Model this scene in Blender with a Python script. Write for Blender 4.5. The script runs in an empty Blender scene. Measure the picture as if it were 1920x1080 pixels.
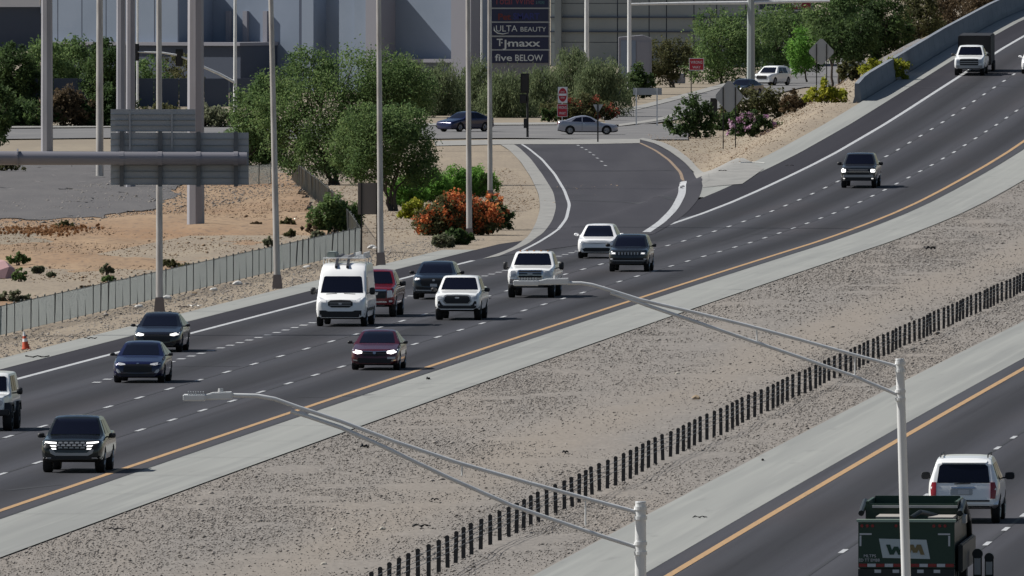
import bpy, bmesh, math, random
import numpy as np
from mathutils import Vector, Matrix
from mathutils.bvhtree import BVHTree
random.seed(7); RNG = np.random.default_rng(11)
SC = bpy.context.scene
COL = SC.collection

# ---------------------------------------------------------------- camera, sky, sun, exposure
F, CAM_H, V_H = 37000.0, 17.84, -212.4           # focal length in 1920-wide pixels, camera height (m), horizon row
PITCH = math.atan((540 - V_H) / F)
cam_d = bpy.data.cameras.new('camera'); cam_d.sensor_width = 36; cam_d.lens = F / 1920 * 36
cam_d.clip_start = 5; cam_d.clip_end = 9000
cam = bpy.data.objects.new('camera', cam_d); COL.objects.link(cam)
cam.location = (0, 0, CAM_H); cam.rotation_euler = (math.pi / 2 - PITCH, 0, 0)
SC.camera = cam
SUN_EL, SUN_AZ = math.radians(44), math.radians(13)   # sun high to the left, a touch beyond square to the view
sun_dir = Vector((-math.cos(SUN_AZ) * math.cos(SUN_EL), math.sin(SUN_AZ) * math.cos(SUN_EL), math.sin(SUN_EL)))
world = bpy.data.worlds.new('World'); SC.world = world; world.use_nodes = True
nt = world.node_tree; nt.nodes.clear()
wo = nt.nodes.new('ShaderNodeOutputWorld'); wb = nt.nodes.new('ShaderNodeBackground'); ws = nt.nodes.new('ShaderNodeTexSky')
ws.sky_type = 'NISHITA'; ws.sun_disc = False; ws.sun_elevation = SUN_EL; ws.sun_rotation = math.atan2(sun_dir.x, sun_dir.y)
ws.air_density = 1.0; ws.dust_density = 1.0; ws.ozone_density = 1.0
wb.inputs['Strength'].default_value = 0.05
nt.links.new(ws.outputs[0], wb.inputs[0]); nt.links.new(wb.outputs[0], wo.inputs[0])
sl = bpy.data.lights.new('sun', 'SUN'); sl.energy = 5.0; sl.angle = math.radians(0.53); sl.color = (1.0, 0.965, 0.91)
sun = bpy.data.objects.new('sun', sl); COL.objects.link(sun)
sun.rotation_euler = (-sun_dir).to_track_quat('-Z', 'Y').to_euler(); sun.location = (-200, 600, 300)
SC.view_settings.view_transform = 'Standard'; SC.view_settings.look = 'None'
SC.view_settings.exposure = 0.27; SC.view_settings.gamma = 1.0; SC.view_settings.use_curve_mapping = False
HAZE = 0
SC.cycles.max_bounces = 6; SC.cycles.volume_bounces = 0; SC.cycles.use_denoising = True

# ---------------------------------------------------------------- road alignment and ground height
_n = np.array([0,1,4,6,9,14,19,24,28,32,34,36,38,40,42,44,46,48,50,52,54])
_z = np.array([0,0,0,0,0,0,0,0,0,0,.05,.14,.27,.48,.77,1.11,1.48,1.91,2.43,2.96,3.56])
ZY = list(598 + 12.157 * _n) + [1310, 1370, 1430, 1500, 1600, 1700, 1850, 2100, 2700]
ZZ = list(_z) + [5.0, 6.6, 8.0, 9.3, 10.6, 11.3, 11.6, 11.6, 11.6]
def x1(Y): return 7.61712369e-06 * Y * Y + 5.83179066e-02 * Y - 53.0763752        # lane line between the two left lanes
def heading(Y): return 2 * 7.61712369e-06 * Y + 5.83179066e-02
def fwz(Y): return np.interp(Y, ZY, ZZ)
def sm(t): t = np.clip(t, 0, 1); return t * t * (3 - 2 * t)
def surf(X, Y):
    h = fwz(Y); o = X - x1(Y)
    left = 1 - sm((-11.6 - o) / (2.4 * h + .5)); right = 1 - sm((o - 44) / (2.4 * h + .5))
    return h * left * right
CF = Vector((0, math.cos(PITCH), -math.sin(PITCH))); CU = Vector((0, math.sin(PITCH), math.cos(PITCH)))
def ray(u, v): return CF + Vector(((u - 960) / F, 0, 0)) - CU * ((v - 540) / F)
def at(u, v, Y):                      # point at distance Y that the camera sees at pixel (u, v)
    d = ray(u, v); t = Y / d.y
    return Vector((d.x * t, Y, CAM_H + d.z * t))
def G(u, v):                          # ground point seen at pixel (u, v)
    d = ray(u, v); lo, hi = 150.0, 2600.0
    for Y in np.arange(200, 2600, 4.0):
        t = Y / d.y
        if CAM_H + d.z * t < surf(d.x * t, Y): hi = Y; break
        lo = Y
    for _ in range(30):
        Y = .5 * (lo + hi); t = Y / d.y
        if CAM_H + d.z * t < surf(d.x * t, Y): hi = Y
        else: lo = Y
    t = hi / d.y
    return Vector((d.x * t, hi, float(surf(d.x * t, hi))))
def S(Y): return F / Y                # pixels per metre at distance Y
def gp(X, Y, dz=0): return Vector((X, Y, float(surf(X, Y)) + dz))

# ---------------------------------------------------------------- object helpers
def tag(o, label=None, cat=None, group=None, kind=None):
    if label: o['label'] = label
    if cat: o['category'] = cat
    if group: o['group'] = group
    if kind: o['kind'] = kind
    return o
def empty(name, loc=(0, 0, 0), rz=0, **k):
    o = bpy.data.objects.new(name, None); COL.objects.link(o); o.location = loc; o.rotation_euler = (0, 0, rz)
    o.empty_display_size = .2
    return tag(o, **k)
def link(name, me, mat=None, parent=None, loc=None, rz=None, **k):
    o = bpy.data.objects.new(name, me); COL.objects.link(o)
    if mat is not None and len(me.materials) == 0: me.materials.append(mat)
    if parent is not None: o.parent = parent
    if loc is not None: o.location = loc
    if rz is not None: o.rotation_euler = (0, 0, rz)
    return tag(o, **k)
def structure(name, me, mat): return link(name, me, mat, kind='structure')
class MB:
    """collects boxes, tubes and prisms into one mesh"""
    def __init__(s): s.v = []; s.f = []
    def add(s, vs, fs):
        n = len(s.v); s.v += [tuple(p) for p in vs]; s.f += [tuple(i + n for i in q) for q in fs]; return s
    def box(s, x0, x1_, y0, y1, z0, z1, m=None):
        vs = [Vector(p) for p in ((x0,y0,z0),(x1_,y0,z0),(x1_,y1,z0),(x0,y1,z0),(x0,y0,z1),(x1_,y0,z1),(x1_,y1,z1),(x0,y1,z1))]
        if m is not None: vs = [m @ p for p in vs]
        return s.add(vs, [(3,2,1,0),(4,5,6,7),(0,1,5,4),(1,2,6,5),(2,3,7,6),(3,0,4,7)])
    def tube(s, pts, rad, n=8, cap=True):
        pts = [Vector(p) for p in pts]
        if not hasattr(rad, '__len__'): rad = [rad] * len(pts)
        rings = []
        for i, p in enumerate(pts):
            t = (pts[min(i + 1, len(pts) - 1)] - pts[max(i - 1, 0)]).normalized()
            a = t.cross(Vector((0, 0, 1)) if abs(t.z) < .9 else Vector((0, 1, 0))).normalized(); b = t.cross(a)
            rings.append([p + (a * math.cos(2*math.pi*k/n) + b * math.sin(2*math.pi*k/n)) * rad[i] for k in range(n)])
        vs = [q for r in rings for q in r]; fs = []
        for i in range(len(pts) - 1):
            for k in range(n):
                k2 = (k + 1) % n; fs.append((i*n+k, i*n+k2, (i+1)*n+k2, (i+1)*n+k))
        if cap: fs += [tuple(range(n))[::-1], tuple((len(pts)-1)*n + k for k in range(n))]
        return s.add(vs, fs)
    def prism(s, pts, axis, d0, d1):
        """2D outline extruded along an axis: 'y' outline in (x, z), 'x' in (y, z), 'z' in (x, y)"""
        def P(a, b, d): return {'y': (a, d, b), 'x': (d, a, b), 'z': (a, b, d)}[axis]
        n = len(pts); vs = [P(a, b, d0) for a, b in pts] + [P(a, b, d1) for a, b in pts]
        return s.add(vs, [tuple(range(n)), tuple(range(2*n-1, n-1, -1))] + [(i, i+n, (i+1) % n + n, (i+1) % n) for i in range(n)])
    def mesh(s, name, bevel=0, smooth=None, seg=2):
        me = bpy.data.meshes.new(name); me.from_pydata(s.v, [], s.f)
        bm = bmesh.new(); bm.from_mesh(me)
        bmesh.ops.recalc_face_normals(bm, faces=bm.faces)
        if bevel: bmesh.ops.bevel(bm, geom=[e for e in bm.edges if len(e.link_faces) == 2 and e.calc_face_angle(0) > .5], offset=bevel, segments=seg, affect='EDGES', clamp_overlap=True)
        bm.to_mesh(me); bm.free()
        if smooth is not None: shade(me, smooth)
        return me
    def build(s, name, mat, parent=None, bevel=0, smooth=None, loc=None, rz=None, **k):
        return link(name, s.mesh(name, bevel, smooth), mat, parent, loc, rz, **k)
def shade(me, deg):
    me.polygons.foreach_set('use_smooth', [True] * len(me.polygons))
    try: me.set_sharp_from_angle(angle=math.radians(deg))
    except Exception: pass
def copy_tree(o, parent=None):
    c = o.copy(); COL.objects.link(c)
    if parent is not None: c.parent = parent
    for ch in list(o.children): copy_tree(ch, c)
    return c
def np_mesh(name, V, Q, tint=None, uv=None):
    """mesh from numpy verts (n,3) and faces (m,k) of one size"""
    me = bpy.data.meshes.new(name); m, k = Q.shape
    me.vertices.add(len(V)); me.vertices.foreach_set('co', np.asarray(V, np.float32).ravel())
    me.loops.add(m * k); me.loops.foreach_set('vertex_index', Q.astype(np.int32).ravel())
    me.polygons.add(m); me.polygons.foreach_set('loop_start', np.arange(0, m * k, k, dtype=np.int32))
    me.polygons.foreach_set('loop_total', np.full(m, k, np.int32))
    if tint is not None:
        a = me.attributes.new('tint', 'FLOAT', 'POINT'); a.data.foreach_set('value', np.asarray(tint, np.float32))
    if uv is not None:
        l = me.uv_layers.new(name='uv'); l.data.foreach_set('uv', np.asarray(uv, np.float32)[Q.ravel()].ravel())
    me.update(calc_edges=True); me.validate(); return me
def grid_mesh(name, P, uv=None):
    """P (ny, nx, 3)"""
    ny, nx = P.shape[:2]; idx = np.arange(ny * nx).reshape(ny, nx)
    Q = np.stack([idx[:-1,:-1], idx[:-1,1:], idx[1:,1:], idx[1:,:-1]], -1).reshape(-1, 4)
    me = np_mesh(name, P.reshape(-1, 3), Q, uv=None if uv is None else uv.reshape(-1, 2))
    return me
def vnoise(X, Y, seed=0):
    """smooth value noise in numpy, range -1..1"""
    def h(i, j):
        n = (i * 374761393 + j * 668265263 + seed * 1442695041) & 0x7fffffff
        n = ((n ^ (n >> 13)) * 1274126177) & 0x7fffffff
        return ((n ^ (n >> 16)) & 0xffff) / 32767.5 - 1
    xi, yi = np.floor(X).astype(np.int64), np.floor(Y).astype(np.int64); fx, fy = sm(X - xi), sm(Y - yi)
    return (h(xi, yi)*(1-fx) + h(xi+1, yi)*fx)*(1-fy) + (h(xi, yi+1)*(1-fx) + h(xi+1, yi+1)*fx)*fy
def fbm(X, Y, o=4, seed=0):
    r = 0; a = 1
    for i in range(o): r = r + a * vnoise(X * 2**i, Y * 2**i, seed + i); a *= .5
    return r

# ---------------------------------------------------------------- materials
MATS = {}
def mat(name, col, rough=.6, metal=0.0, spec=None, emit=None, es=0, noise=None, coat=0, bump=None, uv=False, detail=6):
    """noise: list of (scale xyz, colour, low, high) layers mixed over the base colour by a noise texture"""
    if name in MATS: return MATS[name]
    m = bpy.data.materials.new(name); m.use_nodes = True; t = m.node_tree; b = t.nodes['Principled BSDF']
    b.inputs['Base Color'].default_value = (*col, 1); b.inputs['Roughness'].default_value = rough; b.inputs['Metallic'].default_value = metal
    if spec is not None: b.inputs['Specular IOR Level'].default_value = spec
    if coat: b.inputs['Coat Weight'].default_value = coat; b.inputs['Coat Roughness'].default_value = .04
    if emit: b.inputs['Emission Color'].default_value = (*emit, 1); b.inputs['Emission Strength'].default_value = es
    if noise or bump:
        if uv: src = t.nodes.new('ShaderNodeUVMap').outputs[0]
        else: src = t.nodes.new('ShaderNodeNewGeometry').outputs['Position']
    if noise:
        prev = None
        for i, (sc, c2, lo, hi) in enumerate(noise):
            mp = t.nodes.new('ShaderNodeMapping'); mp.inputs['Scale'].default_value = sc; mp.inputs['Location'].default_value = (i * 7.3, i * 3.1, i)
            n = t.nodes.new('ShaderNodeTexNoise'); n.inputs['Scale'].default_value = 1; n.inputs['Detail'].default_value = detail
            r = t.nodes.new('ShaderNodeMapRange'); r.inputs['From Min'].default_value = lo; r.inputs['From Max'].default_value = hi
            x = t.nodes.new('ShaderNodeMix'); x.data_type = 'RGBA'; x.inputs['B'].default_value = (*c2, 1)
            if prev is None: x.inputs['A'].default_value = (*col, 1)
            else: t.links.new(prev, x.inputs['A'])
            t.links.new(src, mp.inputs[0]); t.links.new(mp.outputs[0], n.inputs['Vector']); t.links.new(n.outputs[0], r.inputs[0]); t.links.new(r.outputs[0], x.inputs['Factor'])
            prev = x.outputs['Result']
        t.links.new(prev, b.inputs['Base Color'])
    if bump:
        sc, st, dist = bump
        mp = t.nodes.new('ShaderNodeMapping'); mp.inputs['Scale'].default_value = sc
        n = t.nodes.new('ShaderNodeTexNoise'); n.inputs['Scale'].default_value = 1; n.inputs['Detail'].default_value = 4
        bp = t.nodes.new('ShaderNodeBump'); bp.inputs['Strength'].default_value = st; bp.inputs['Distance'].default_value = dist
        t.links.new(src, mp.inputs[0]); t.links.new(mp.outputs[0], n.inputs['Vector']); t.links.new(n.outputs[0], bp.inputs['Height']); t.links.new(bp.outputs[0], b.inputs['Normal'])
    MATS[name] = m; return m
def leaf_mat(name, stops, transl=.25, rough=.75):
    """colour from the per-leaf tint attribute"""
    if name in MATS: return MATS[name]
    m = bpy.data.materials.new(name); m.use_nodes = True; t = m.node_tree; b = t.nodes['Principled BSDF']
    a = t.nodes.new('ShaderNodeAttribute'); a.attribute_name = 'tint'; r = t.nodes.new('ShaderNodeValToRGB')
    e = r.color_ramp.elements
    for i, (p, c) in enumerate(stops):
        if i < 2: e[i].position = p; e[i].color = (*c, 1)
        else: q = e.new(p); q.color = (*c, 1)
    t.links.new(a.outputs['Fac'], r.inputs[0]); t.links.new(r.outputs[0], b.inputs['Base Color']); b.inputs['Roughness'].default_value = rough
    b.inputs['Specular IOR Level'].default_value = .2
    if transl:
        tr = t.nodes.new('ShaderNodeBsdfTranslucent'); mx = t.nodes.new('ShaderNodeMixShader'); mx.inputs[0].default_value = transl
        t.links.new(r.outputs[0], tr.inputs[0]); t.links.new(b.outputs[0], mx.inputs[1]); t.links.new(tr.outputs[0], mx.inputs[2])
        t.links.new(mx.outputs[0], t.nodes['Material Output'].inputs[0])
    MATS[name] = m; return m

M_asphalt = mat('asphalt', (.036,.037,.045), .9, spec=.2, uv=True, noise=[((.55,.004,1),(.047,.048,.056),.38,.62),((1.8,.012,1),(.030,.030,.036),.5,.72),((.2,.02,1),(.044,.041,.046),.5,.75),((9,2.,1),(.055,.055,.060),.55,.9)])
M_shoulder = mat('shoulder_asphalt', (.023,.022,.028), .9, spec=.15, uv=True, noise=[((.7,.008,1),(.031,.030,.037),.45,.7),((9,2.,1),(.036,.036,.041),.55,.9)])
M_ramp = mat('ramp_asphalt', (.036,.035,.043), .9, spec=.2, noise=[((.4,.01,1),(.046,.045,.053),.4,.68),((.15,.03,1),(.029,.029,.035),.52,.75),((6,2.,1),(.050,.050,.055),.55,.9)])
M_oldroad = mat('worn_road', (.12,.118,.12), .9, noise=[((.3,.3,1),(.17,.165,.16),.42,.7),((.05,.6,1),(.09,.09,.095),.5,.8)])
M_concrete = mat('concrete', (.245,.25,.235), .85, uv=True, noise=[((.8,.01,1),(.20,.205,.195),.42,.66),((3.,.03,1),(.28,.285,.265),.5,.8),((1.5,.15,1),(.165,.168,.16),.62,.85)])
M_conc2 = mat('plain_concrete', (.25,.245,.23), .85, noise=[((1.2,.6,2),(.19,.188,.178),.4,.7),((6,2,6),(.29,.285,.265),.55,.9)])
M_joint = mat('crack_seal', (.022,.022,.024), .7)
M_white = mat('white_marking_paint', (.40,.41,.42), .7, noise=[((6,.6,1),(.26,.26,.27),.5,.85)])
M_yellow = mat('yellow_marking_paint', (.38,.235,.11), .7, noise=[((6,.3,1),(.27,.18,.10),.5,.85)])
M_gravel = mat('median_gravel', (.185,.168,.15), .95, noise=[((.25,.01,1),(.205,.180,.154),.42,.62),((7,1.2,1),(.135,.122,.11),.48,.72),((3,.5,1),(.23,.208,.185),.5,.75)], bump=((6,1.5,1), .5, .05))
M_verge = mat('verge_dirt', (.22,.178,.13), .95, noise=[((.5,.04,1),(.26,.212,.152),.42,.65),((4,.8,1),(.15,.12,.09),.5,.72),((9,2,1),(.30,.255,.195),.55,.85)], bump=((6,1.5,1), .5, .05))
M_desert = mat('desert_dirt', (.24,.155,.088), .95, noise=[((.3,.04,1),(.28,.19,.112),.4,.65),((.12,.02,1),(.22,.125,.062),.48,.68),((3,.6,1),(.14,.092,.058),.5,.72),((8,2,1),(.31,.225,.15),.56,.85)])
M_ground = mat('open_ground', (.20,.165,.12), .95, noise=[((.2,.03,1),(.24,.20,.145),.4,.65),((2,.4,1),(.175,.15,.115),.5,.75)])
M_lot = mat('dark_gravel', (.07,.067,.069), .95, noise=[((.4,.05,1),(.088,.084,.084),.4,.65),((5,1,1),(.08,.073,.073),.45,.7),((12,2,1),(.17,.155,.15),.55,.8)])
M_stone = leaf_mat('stones', [(0,(.12,.11,.10)),(.5,(.23,.21,.192)),(.85,(.31,.285,.26)),(1,(.45,.43,.40))], 0, .95)
M_galv = mat('galvanised_steel', (.70,.71,.71), .3, metal=.05, noise=[((3,3,1.2),(.60,.61,.61),.4,.7)])
M_polepaint = mat('weathered_pole', (.46,.455,.45), .3, metal=.2, noise=[((4,4,.8),(.31,.295,.285),.4,.7)])
M_pylonsteel = mat('weathering_pole_steel', (.29,.29,.32), .5, noise=[((2,2,.3),(.24,.24,.265),.4,.7)])
M_black = mat('black_steel', (.012,.012,.013), .6)
M_post = mat('dark_barrier_post', (.026,.026,.028), .7)
M_cable = mat('wire_rope', (.2,.2,.2), .5, metal=.6)
M_signback = mat('aluminium_sign_back', (.34,.36,.38), .55, metal=.3)
M_signrib = mat('sign_rib', (.12,.13,.14), .6, metal=.3)
M_signwood = mat('brown_sign_back', (.16,.14,.125), .7)
M_bark = mat('bark', (.09,.07,.055), .9, noise=[((6,6,1.5),(.05,.04,.035),.4,.7)])
M_barkpale = mat('pale_bark', (.24,.20,.15), .9, noise=[((6,6,1.5),(.14,.12,.09),.4,.7)])
M_tyre = mat('tyre_rubber', (.012,.012,.013), .8)
M_rim = mat('alloy_rim', (.30,.30,.31), .35, metal=.8)
M_rimdark = mat('dark_rim', (.03,.03,.032), .4, metal=.6)
M_glass = mat('tinted_glass', (.004,.005,.012), .05, spec=.35)
M_trim = mat('black_trim', (.013,.013,.015), .55)
M_chrome = mat('chrome', (.62,.62,.63), .18, metal=1)
M_silver = mat('silver_trim', (.42,.42,.42), .4, metal=.4)
M_plate = mat('license_plate', (.55,.55,.55), .5)
M_lamp = mat('lamp_lens', (.55,.56,.58), .12, spec=.8)
M_lit = mat('lit_headlight', (.9,.9,.9), .3, emit=(1,.98,.95), es=1.7)
M_dim = mat('daytime_light', (.8,.8,.8), .3, emit=(1,.97,.92), es=.7)
M_red = mat('tail_lamp', (.25,.008,.012), .2, spec=.7)
M_under = mat('underbody', (.008,.008,.008), .9)

def add_track(m, centre, tan):
    t = m.node_tree; b = t.nodes['Principled BSDF']; prev = b.inputs['Base Color'].links[0].from_socket
    uvn = t.nodes.new('ShaderNodeUVMap'); sp = t.nodes.new('ShaderNodeSeparateXYZ'); t.links.new(uvn.outputs[0], sp.inputs[0])
    mp = t.nodes.new('ShaderNodeMapping'); mp.inputs['Scale'].default_value = (.3, .012, 1); nz = t.nodes.new('ShaderNodeTexNoise'); nz.inputs['Scale'].default_value = 1; nz.inputs['Detail'].default_value = 5
    t.links.new(uvn.outputs[0], mp.inputs[0]); t.links.new(mp.outputs[0], nz.inputs['Vector'])
    ma = t.nodes.new('ShaderNodeMath'); ma.operation = 'MULTIPLY_ADD'; ma.inputs[1].default_value = 5.0; ma.inputs[2].default_value = -centre - 2.5; t.links.new(nz.outputs[0], ma.inputs[0])
    ad = t.nodes.new('ShaderNodeMath'); ad.operation = 'ADD'; t.links.new(sp.outputs[0], ad.inputs[0]); t.links.new(ma.outputs[0], ad.inputs[1])
    ab = t.nodes.new('ShaderNodeMath'); ab.operation = 'ABSOLUTE'; t.links.new(ad.outputs[0], ab.inputs[0])
    mr = t.nodes.new('ShaderNodeMapRange'); mr.inputs['From Min'].default_value = .5; mr.inputs['From Max'].default_value = 2.6; mr.inputs['To Min'].default_value = .4; mr.inputs['To Max'].default_value = 0; t.links.new(ab.outputs[0], mr.inputs[0])
    mx = t.nodes.new('ShaderNodeMix'); mx.data_type = 'RGBA'; mx.inputs['B'].default_value = (*tan, 1); t.links.new(prev, mx.inputs['A']); t.links.new(mr.outputs[0], mx.inputs['Factor']); t.links.new(mx.outputs['Result'], b.inputs['Base Color'])
add_track(M_gravel, 14.6, (.225, .188, .148))
M_lumin = mat('luminaire_paint', (.68,.69,.69), .5)

def add_wheelpaths(m, lane, phase):
    t = m.node_tree; b = t.nodes['Principled BSDF']; prev = b.inputs['Base Color'].links[0].from_socket
    uvn = t.nodes.new('ShaderNodeUVMap'); sp = t.nodes.new('ShaderNodeSeparateXYZ'); t.links.new(uvn.outputs[0], sp.inputs[0])
    mp = t.nodes.new('ShaderNodeMapping'); mp.inputs['Scale'].default_value = (.4, .006, 1); nz = t.nodes.new('ShaderNodeTexNoise'); nz.inputs['Scale'].default_value = 1; nz.inputs['Detail'].default_value = 5
    t.links.new(uvn.outputs[0], mp.inputs[0]); t.links.new(mp.outputs[0], nz.inputs['Vector'])
    a = t.nodes.new('ShaderNodeMath'); a.operation = 'MULTIPLY_ADD'; a.inputs[1].default_value = 2 * math.pi / lane; a.inputs[2].default_value = phase; t.links.new(sp.outputs[0], a.inputs[0])
    c = t.nodes.new('ShaderNodeMath'); c.operation = 'COSINE'; t.links.new(a.outputs[0], c.inputs[0])
    w = t.nodes.new('ShaderNodeMath'); w.operation = 'MULTIPLY'; t.links.new(c.outputs[0], w.inputs[0]); t.links.new(nz.outputs[0], w.inputs[1])
    mr = t.nodes.new('ShaderNodeMapRange'); mr.inputs['From Min'].default_value = -.5; mr.inputs['From Max'].default_value = .5; mr.inputs['To Min'].default_value = .58; mr.inputs['To Max'].default_value = 1.22; t.links.new(w.outputs[0], mr.inputs[0])
    mx = t.nodes.new('ShaderNodeMix'); mx.data_type = 'RGBA'; mx.blend_type = 'MULTIPLY'; mx.inputs['Factor'].default_value = 1; t.links.new(prev, mx.inputs['A']); t.links.new(mr.outputs[0], mx.inputs['B']); t.links.new(mx.outputs['Result'], b.inputs['Base Color'])
add_wheelpaths(M_asphalt, 3.6, 0.0)
M_rampyellow = mat('worn_yellow_paint', (.24,.17,.11), .8, noise=[((4,.5,1),(.15,.115,.09),.45,.75)])
# ================================================================ SETTING
def ostrip(name, o0, o1, Y0, Y1, dz, m, step=6.0, nx=2, parent=None, kind='structure'):
    """strip along the freeway between lateral offsets o0, o1 (numbers or functions of Y)"""
    ys = np.linspace(Y0, Y1, max(2, int(abs(Y1 - Y0) / step) + 1))
    a = o0(ys) if callable(o0) else np.full_like(ys, o0); b = o1(ys) if callable(o1) else np.full_like(ys, o1)
    t = np.linspace(0, 1, nx); O = a[:, None] * (1 - t) + b[:, None] * t; YY = np.repeat(ys[:, None], nx, 1)
    XX = x1(YY) + O; P = np.stack([XX, YY, surf(XX, YY) + dz], -1)
    o = link(name, grid_mesh(name, P, np.stack([O, YY], -1)), m, parent)
    if parent is None and kind: o['kind'] = kind
    return o
def resample(pts, n):
    pts = np.array([[p[0], p[1]] for p in pts], float); d = np.r_[0, np.cumsum(np.hypot(*np.diff(pts, axis=0).T))]
    # Catmull-Rom style smoothing through numpy interpolation of a refined polyline
    t = np.linspace(0, d[-1], n); P = np.stack([np.interp(t, d, pts[:, k]) for k in (0, 1)], -1)
    for _ in range(3):
        P[1:-1] = .25 * P[:-2] + .5 * P[1:-1] + .25 * P[2:]
    return P
def ribbon(name, A, B, dz, m, n=60, nx=5, parent=None, pix=True, kind='structure'):
    """sheet between two edge lines, each a list of pixels on the ground (or of world points)"""
    if pix: A = [G(*p) for p in A]; B = [G(*p) for p in B]
    A, B = resample(A, n), resample(B, n); t = np.linspace(0, 1, nx)[None, :, None]
    P = A[:, None] * (1 - t) + B[:, None] * t
    P = np.concatenate([P, (surf(P[..., 0], P[..., 1]) + dz)[..., None]], -1)
    o = link(name, grid_mesh(name, P, P[..., :2].copy()), m, parent)
    if parent is None and kind: o['kind'] = kind
    return o
def line_ribbon(name, pts, w, dz, m, n=60, parent=None, pix=True):
    if pix: pts = [G(*p) for p in pts]
    c = resample(pts, n); t = np.gradient(c, axis=0); t /= np.linalg.norm(t, axis=1)[:, None]; nn = np.stack([-t[:, 1], t[:, 0]], -1) * w / 2
    P = np.stack([c - nn, c + nn], 1); P = np.concatenate([P, (surf(P[..., 0], P[..., 1]) + dz)[..., None]], -1)
    return link(name, grid_mesh(name, P, P[..., :2].copy()), m, parent)

# base sheet out to the horizon (kept below every laid surface of the corridor)
gx = np.concatenate([np.linspace(-900, -160, 10), np.arange(-150, -20, 5.0), np.arange(-20, 120, 2.0), np.arange(120, 190, 5.0), np.linspace(200, 1000, 10)])
gy = np.concatenate([np.arange(60, 900, 10.0), np.arange(900, 1700, 4.0), np.arange(1700, 2600, 10.0), np.linspace(2620, 7000, 14)])
GX, GY = np.meshgrid(gx, gy); GO = GX - x1(GY)
drop = np.where((GO > -38) & (GO < 62) & (GY < 1335), .5, .06)
structure('ground', grid_mesh('ground', np.stack([GX, GY, surf(GX, GY) - drop], -1)), M_ground)

# median, verges, pavements of the freeway
def rel(X, Y, amp=.05):  # low relief of bare earth
    return amp * fbm(X * .45, Y * .16, 4, 3)
def relief_strip(name, o0, o1, Y0, Y1, m, dx=.6, dy=1.6, amp=.05, edge=1.0):
    ys = np.arange(Y0, Y1, dy); n = int((o1 - o0) / dx) + 1; os_ = np.linspace(o0, o1, n); O, YY = np.meshgrid(os_, ys); XX = x1(YY) + O
    fade = np.clip(np.minimum(O - o0, o1 - O) / edge, 0, 1)
    P = np.stack([XX, YY, surf(XX, YY) + .004 + (rel(XX, YY, amp) - .2 * amp) * fade], -1)
    me = grid_mesh(name, P, np.stack([O, YY], -1)); shade(me, 80)
    return structure(name, me, m)
relief_strip('median', 6.85, 21.9, 380, 1500, M_gravel, amp=.05)
relief_strip('verge', -30, -13.9, 660, 1010, M_verge, amp=.05)
relief_strip('right_verge', 40.2, 60, 150, 800, M_verge, dx=1.5, dy=4, amp=.04)
edgeL = lambda Y: np.where(Y < 985, -12.3, np.interp(Y, [985, 1010, 1040], [-12.3, -11.4, -9.2]))
road = ostrip('freeway_road', lambda Y: np.interp(Y, [0, 985, 1030, 1060], [-10.35, -10.35, -8.6, -7.0]), 3.85, 330, 2400, .03, M_asphalt, nx=4)
ostrip('shoulder_pavement', lambda Y: np.interp(Y, [0, 985, 1030, 1060], [-12.3, -12.3, -9.2, -9.2]), lambda Y: np.interp(Y, [0, 985, 1030, 1060], [-10.35, -10.35, -8.6, -7.0]), 330, 2400, .03, M_shoulder)
conc = ostrip('concrete_shoulder', 3.85, 6.85, 330, 2400, .035, M_concrete)
conc_r = ostrip('concrete_shoulder', 21.9, 24.7, 200, 2400, .035, M_concrete)
gutter = ostrip('concrete_gutter', -13.9, -12.3, 600, 968, .035, M_concrete)
ostrip('concrete_gutter', -10.8, -9.2, 1094, 2400, .035, M_concrete)
road2 = ostrip('freeway_road', 24.7, 40.2, 150, 2400, .03, M_asphalt, nx=4)
# dark edges where pavement meets the concrete, transverse joints of the concrete, sealed cracks
ostrip('pavement_seam', 3.80, 3.93, 330, 1500, .040, M_joint, parent=road)
for Y in np.arange(560, 1250, 4.6 * 4):
    ostrip('expansion_joint', 3.95, 6.8, Y, Y + .05, .040, M_joint, parent=conc)
for o_ in (0.0, -3.6): ostrip('lane_seam', o_ - .045, o_ + .045, 400, 1420, .036, M_joint, parent=road)
ostrip('lane_seam', 28.95, 29.05, 300, 900, .036, M_joint, parent=road2); ostrip('lane_seam', 32.55, 32.65, 300, 900, .036, M_joint, parent=road2)
for A in ([(1690,163),(1780,166),(1919,162)], [(1040,560),(1100,561),(1190,560)], [(700,742),(620,746),(560,747)], [(1400,440),(1480,442),(1530,441)], [(300,690),(380,688),(450,689)], [(1250,520),(1300,519)], [(10,922),(60,916),(110,911)]):
    line_ribbon('sealed_crack', A, .3, .036, M_joint, 20, road)
# painted lines
ostrip('edge_line', 3.10, 3.32, 330, 1700, .038, M_yellow, parent=road)
ostrip('edge_line', 25.3, 25.52, 200, 1700, .038, M_yellow, parent=road2)
ostrip('edge_line', 36.2, 36.4, 200, 1700, .038, M_white, parent=road2)
ostrip('edge_line', -10.45, -10.2, 500, 940, .038, M_white, parent=road)
ostrip('edge_line', -7.15, -6.9, 1022, 1900, .038, M_white, parent=road)
def dash_mesh(w, l):
    me = bpy.data.meshes.new('lane_dash'); me.from_pydata([(-w/2,-l/2,0),(w/2,-l/2,0),(w/2,l/2,0),(-w/2,l/2,0)], [], [(0,1,2,3)]); me.materials.append(M_white); return me
DM, DT = dash_mesh(.15, 3.05), dash_mesh(.3, 1.2)
def dash(me, o, Y, parent):
    X = float(x1(Y)) + o; d = 3.0
    sl_ = (float(surf(X, Y + d)) - float(surf(X, Y - d))) / (2 * d)
    ob = link('lane_dash', me, None, parent, loc=gp(X, Y, .042)); ob.rotation_euler = (math.atan(sl_), 0, -math.atan(float(heading(Y))))
for n in range(-6, 66):
    dash(DM, 0, 598 + 12.157 * n, road)
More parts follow.
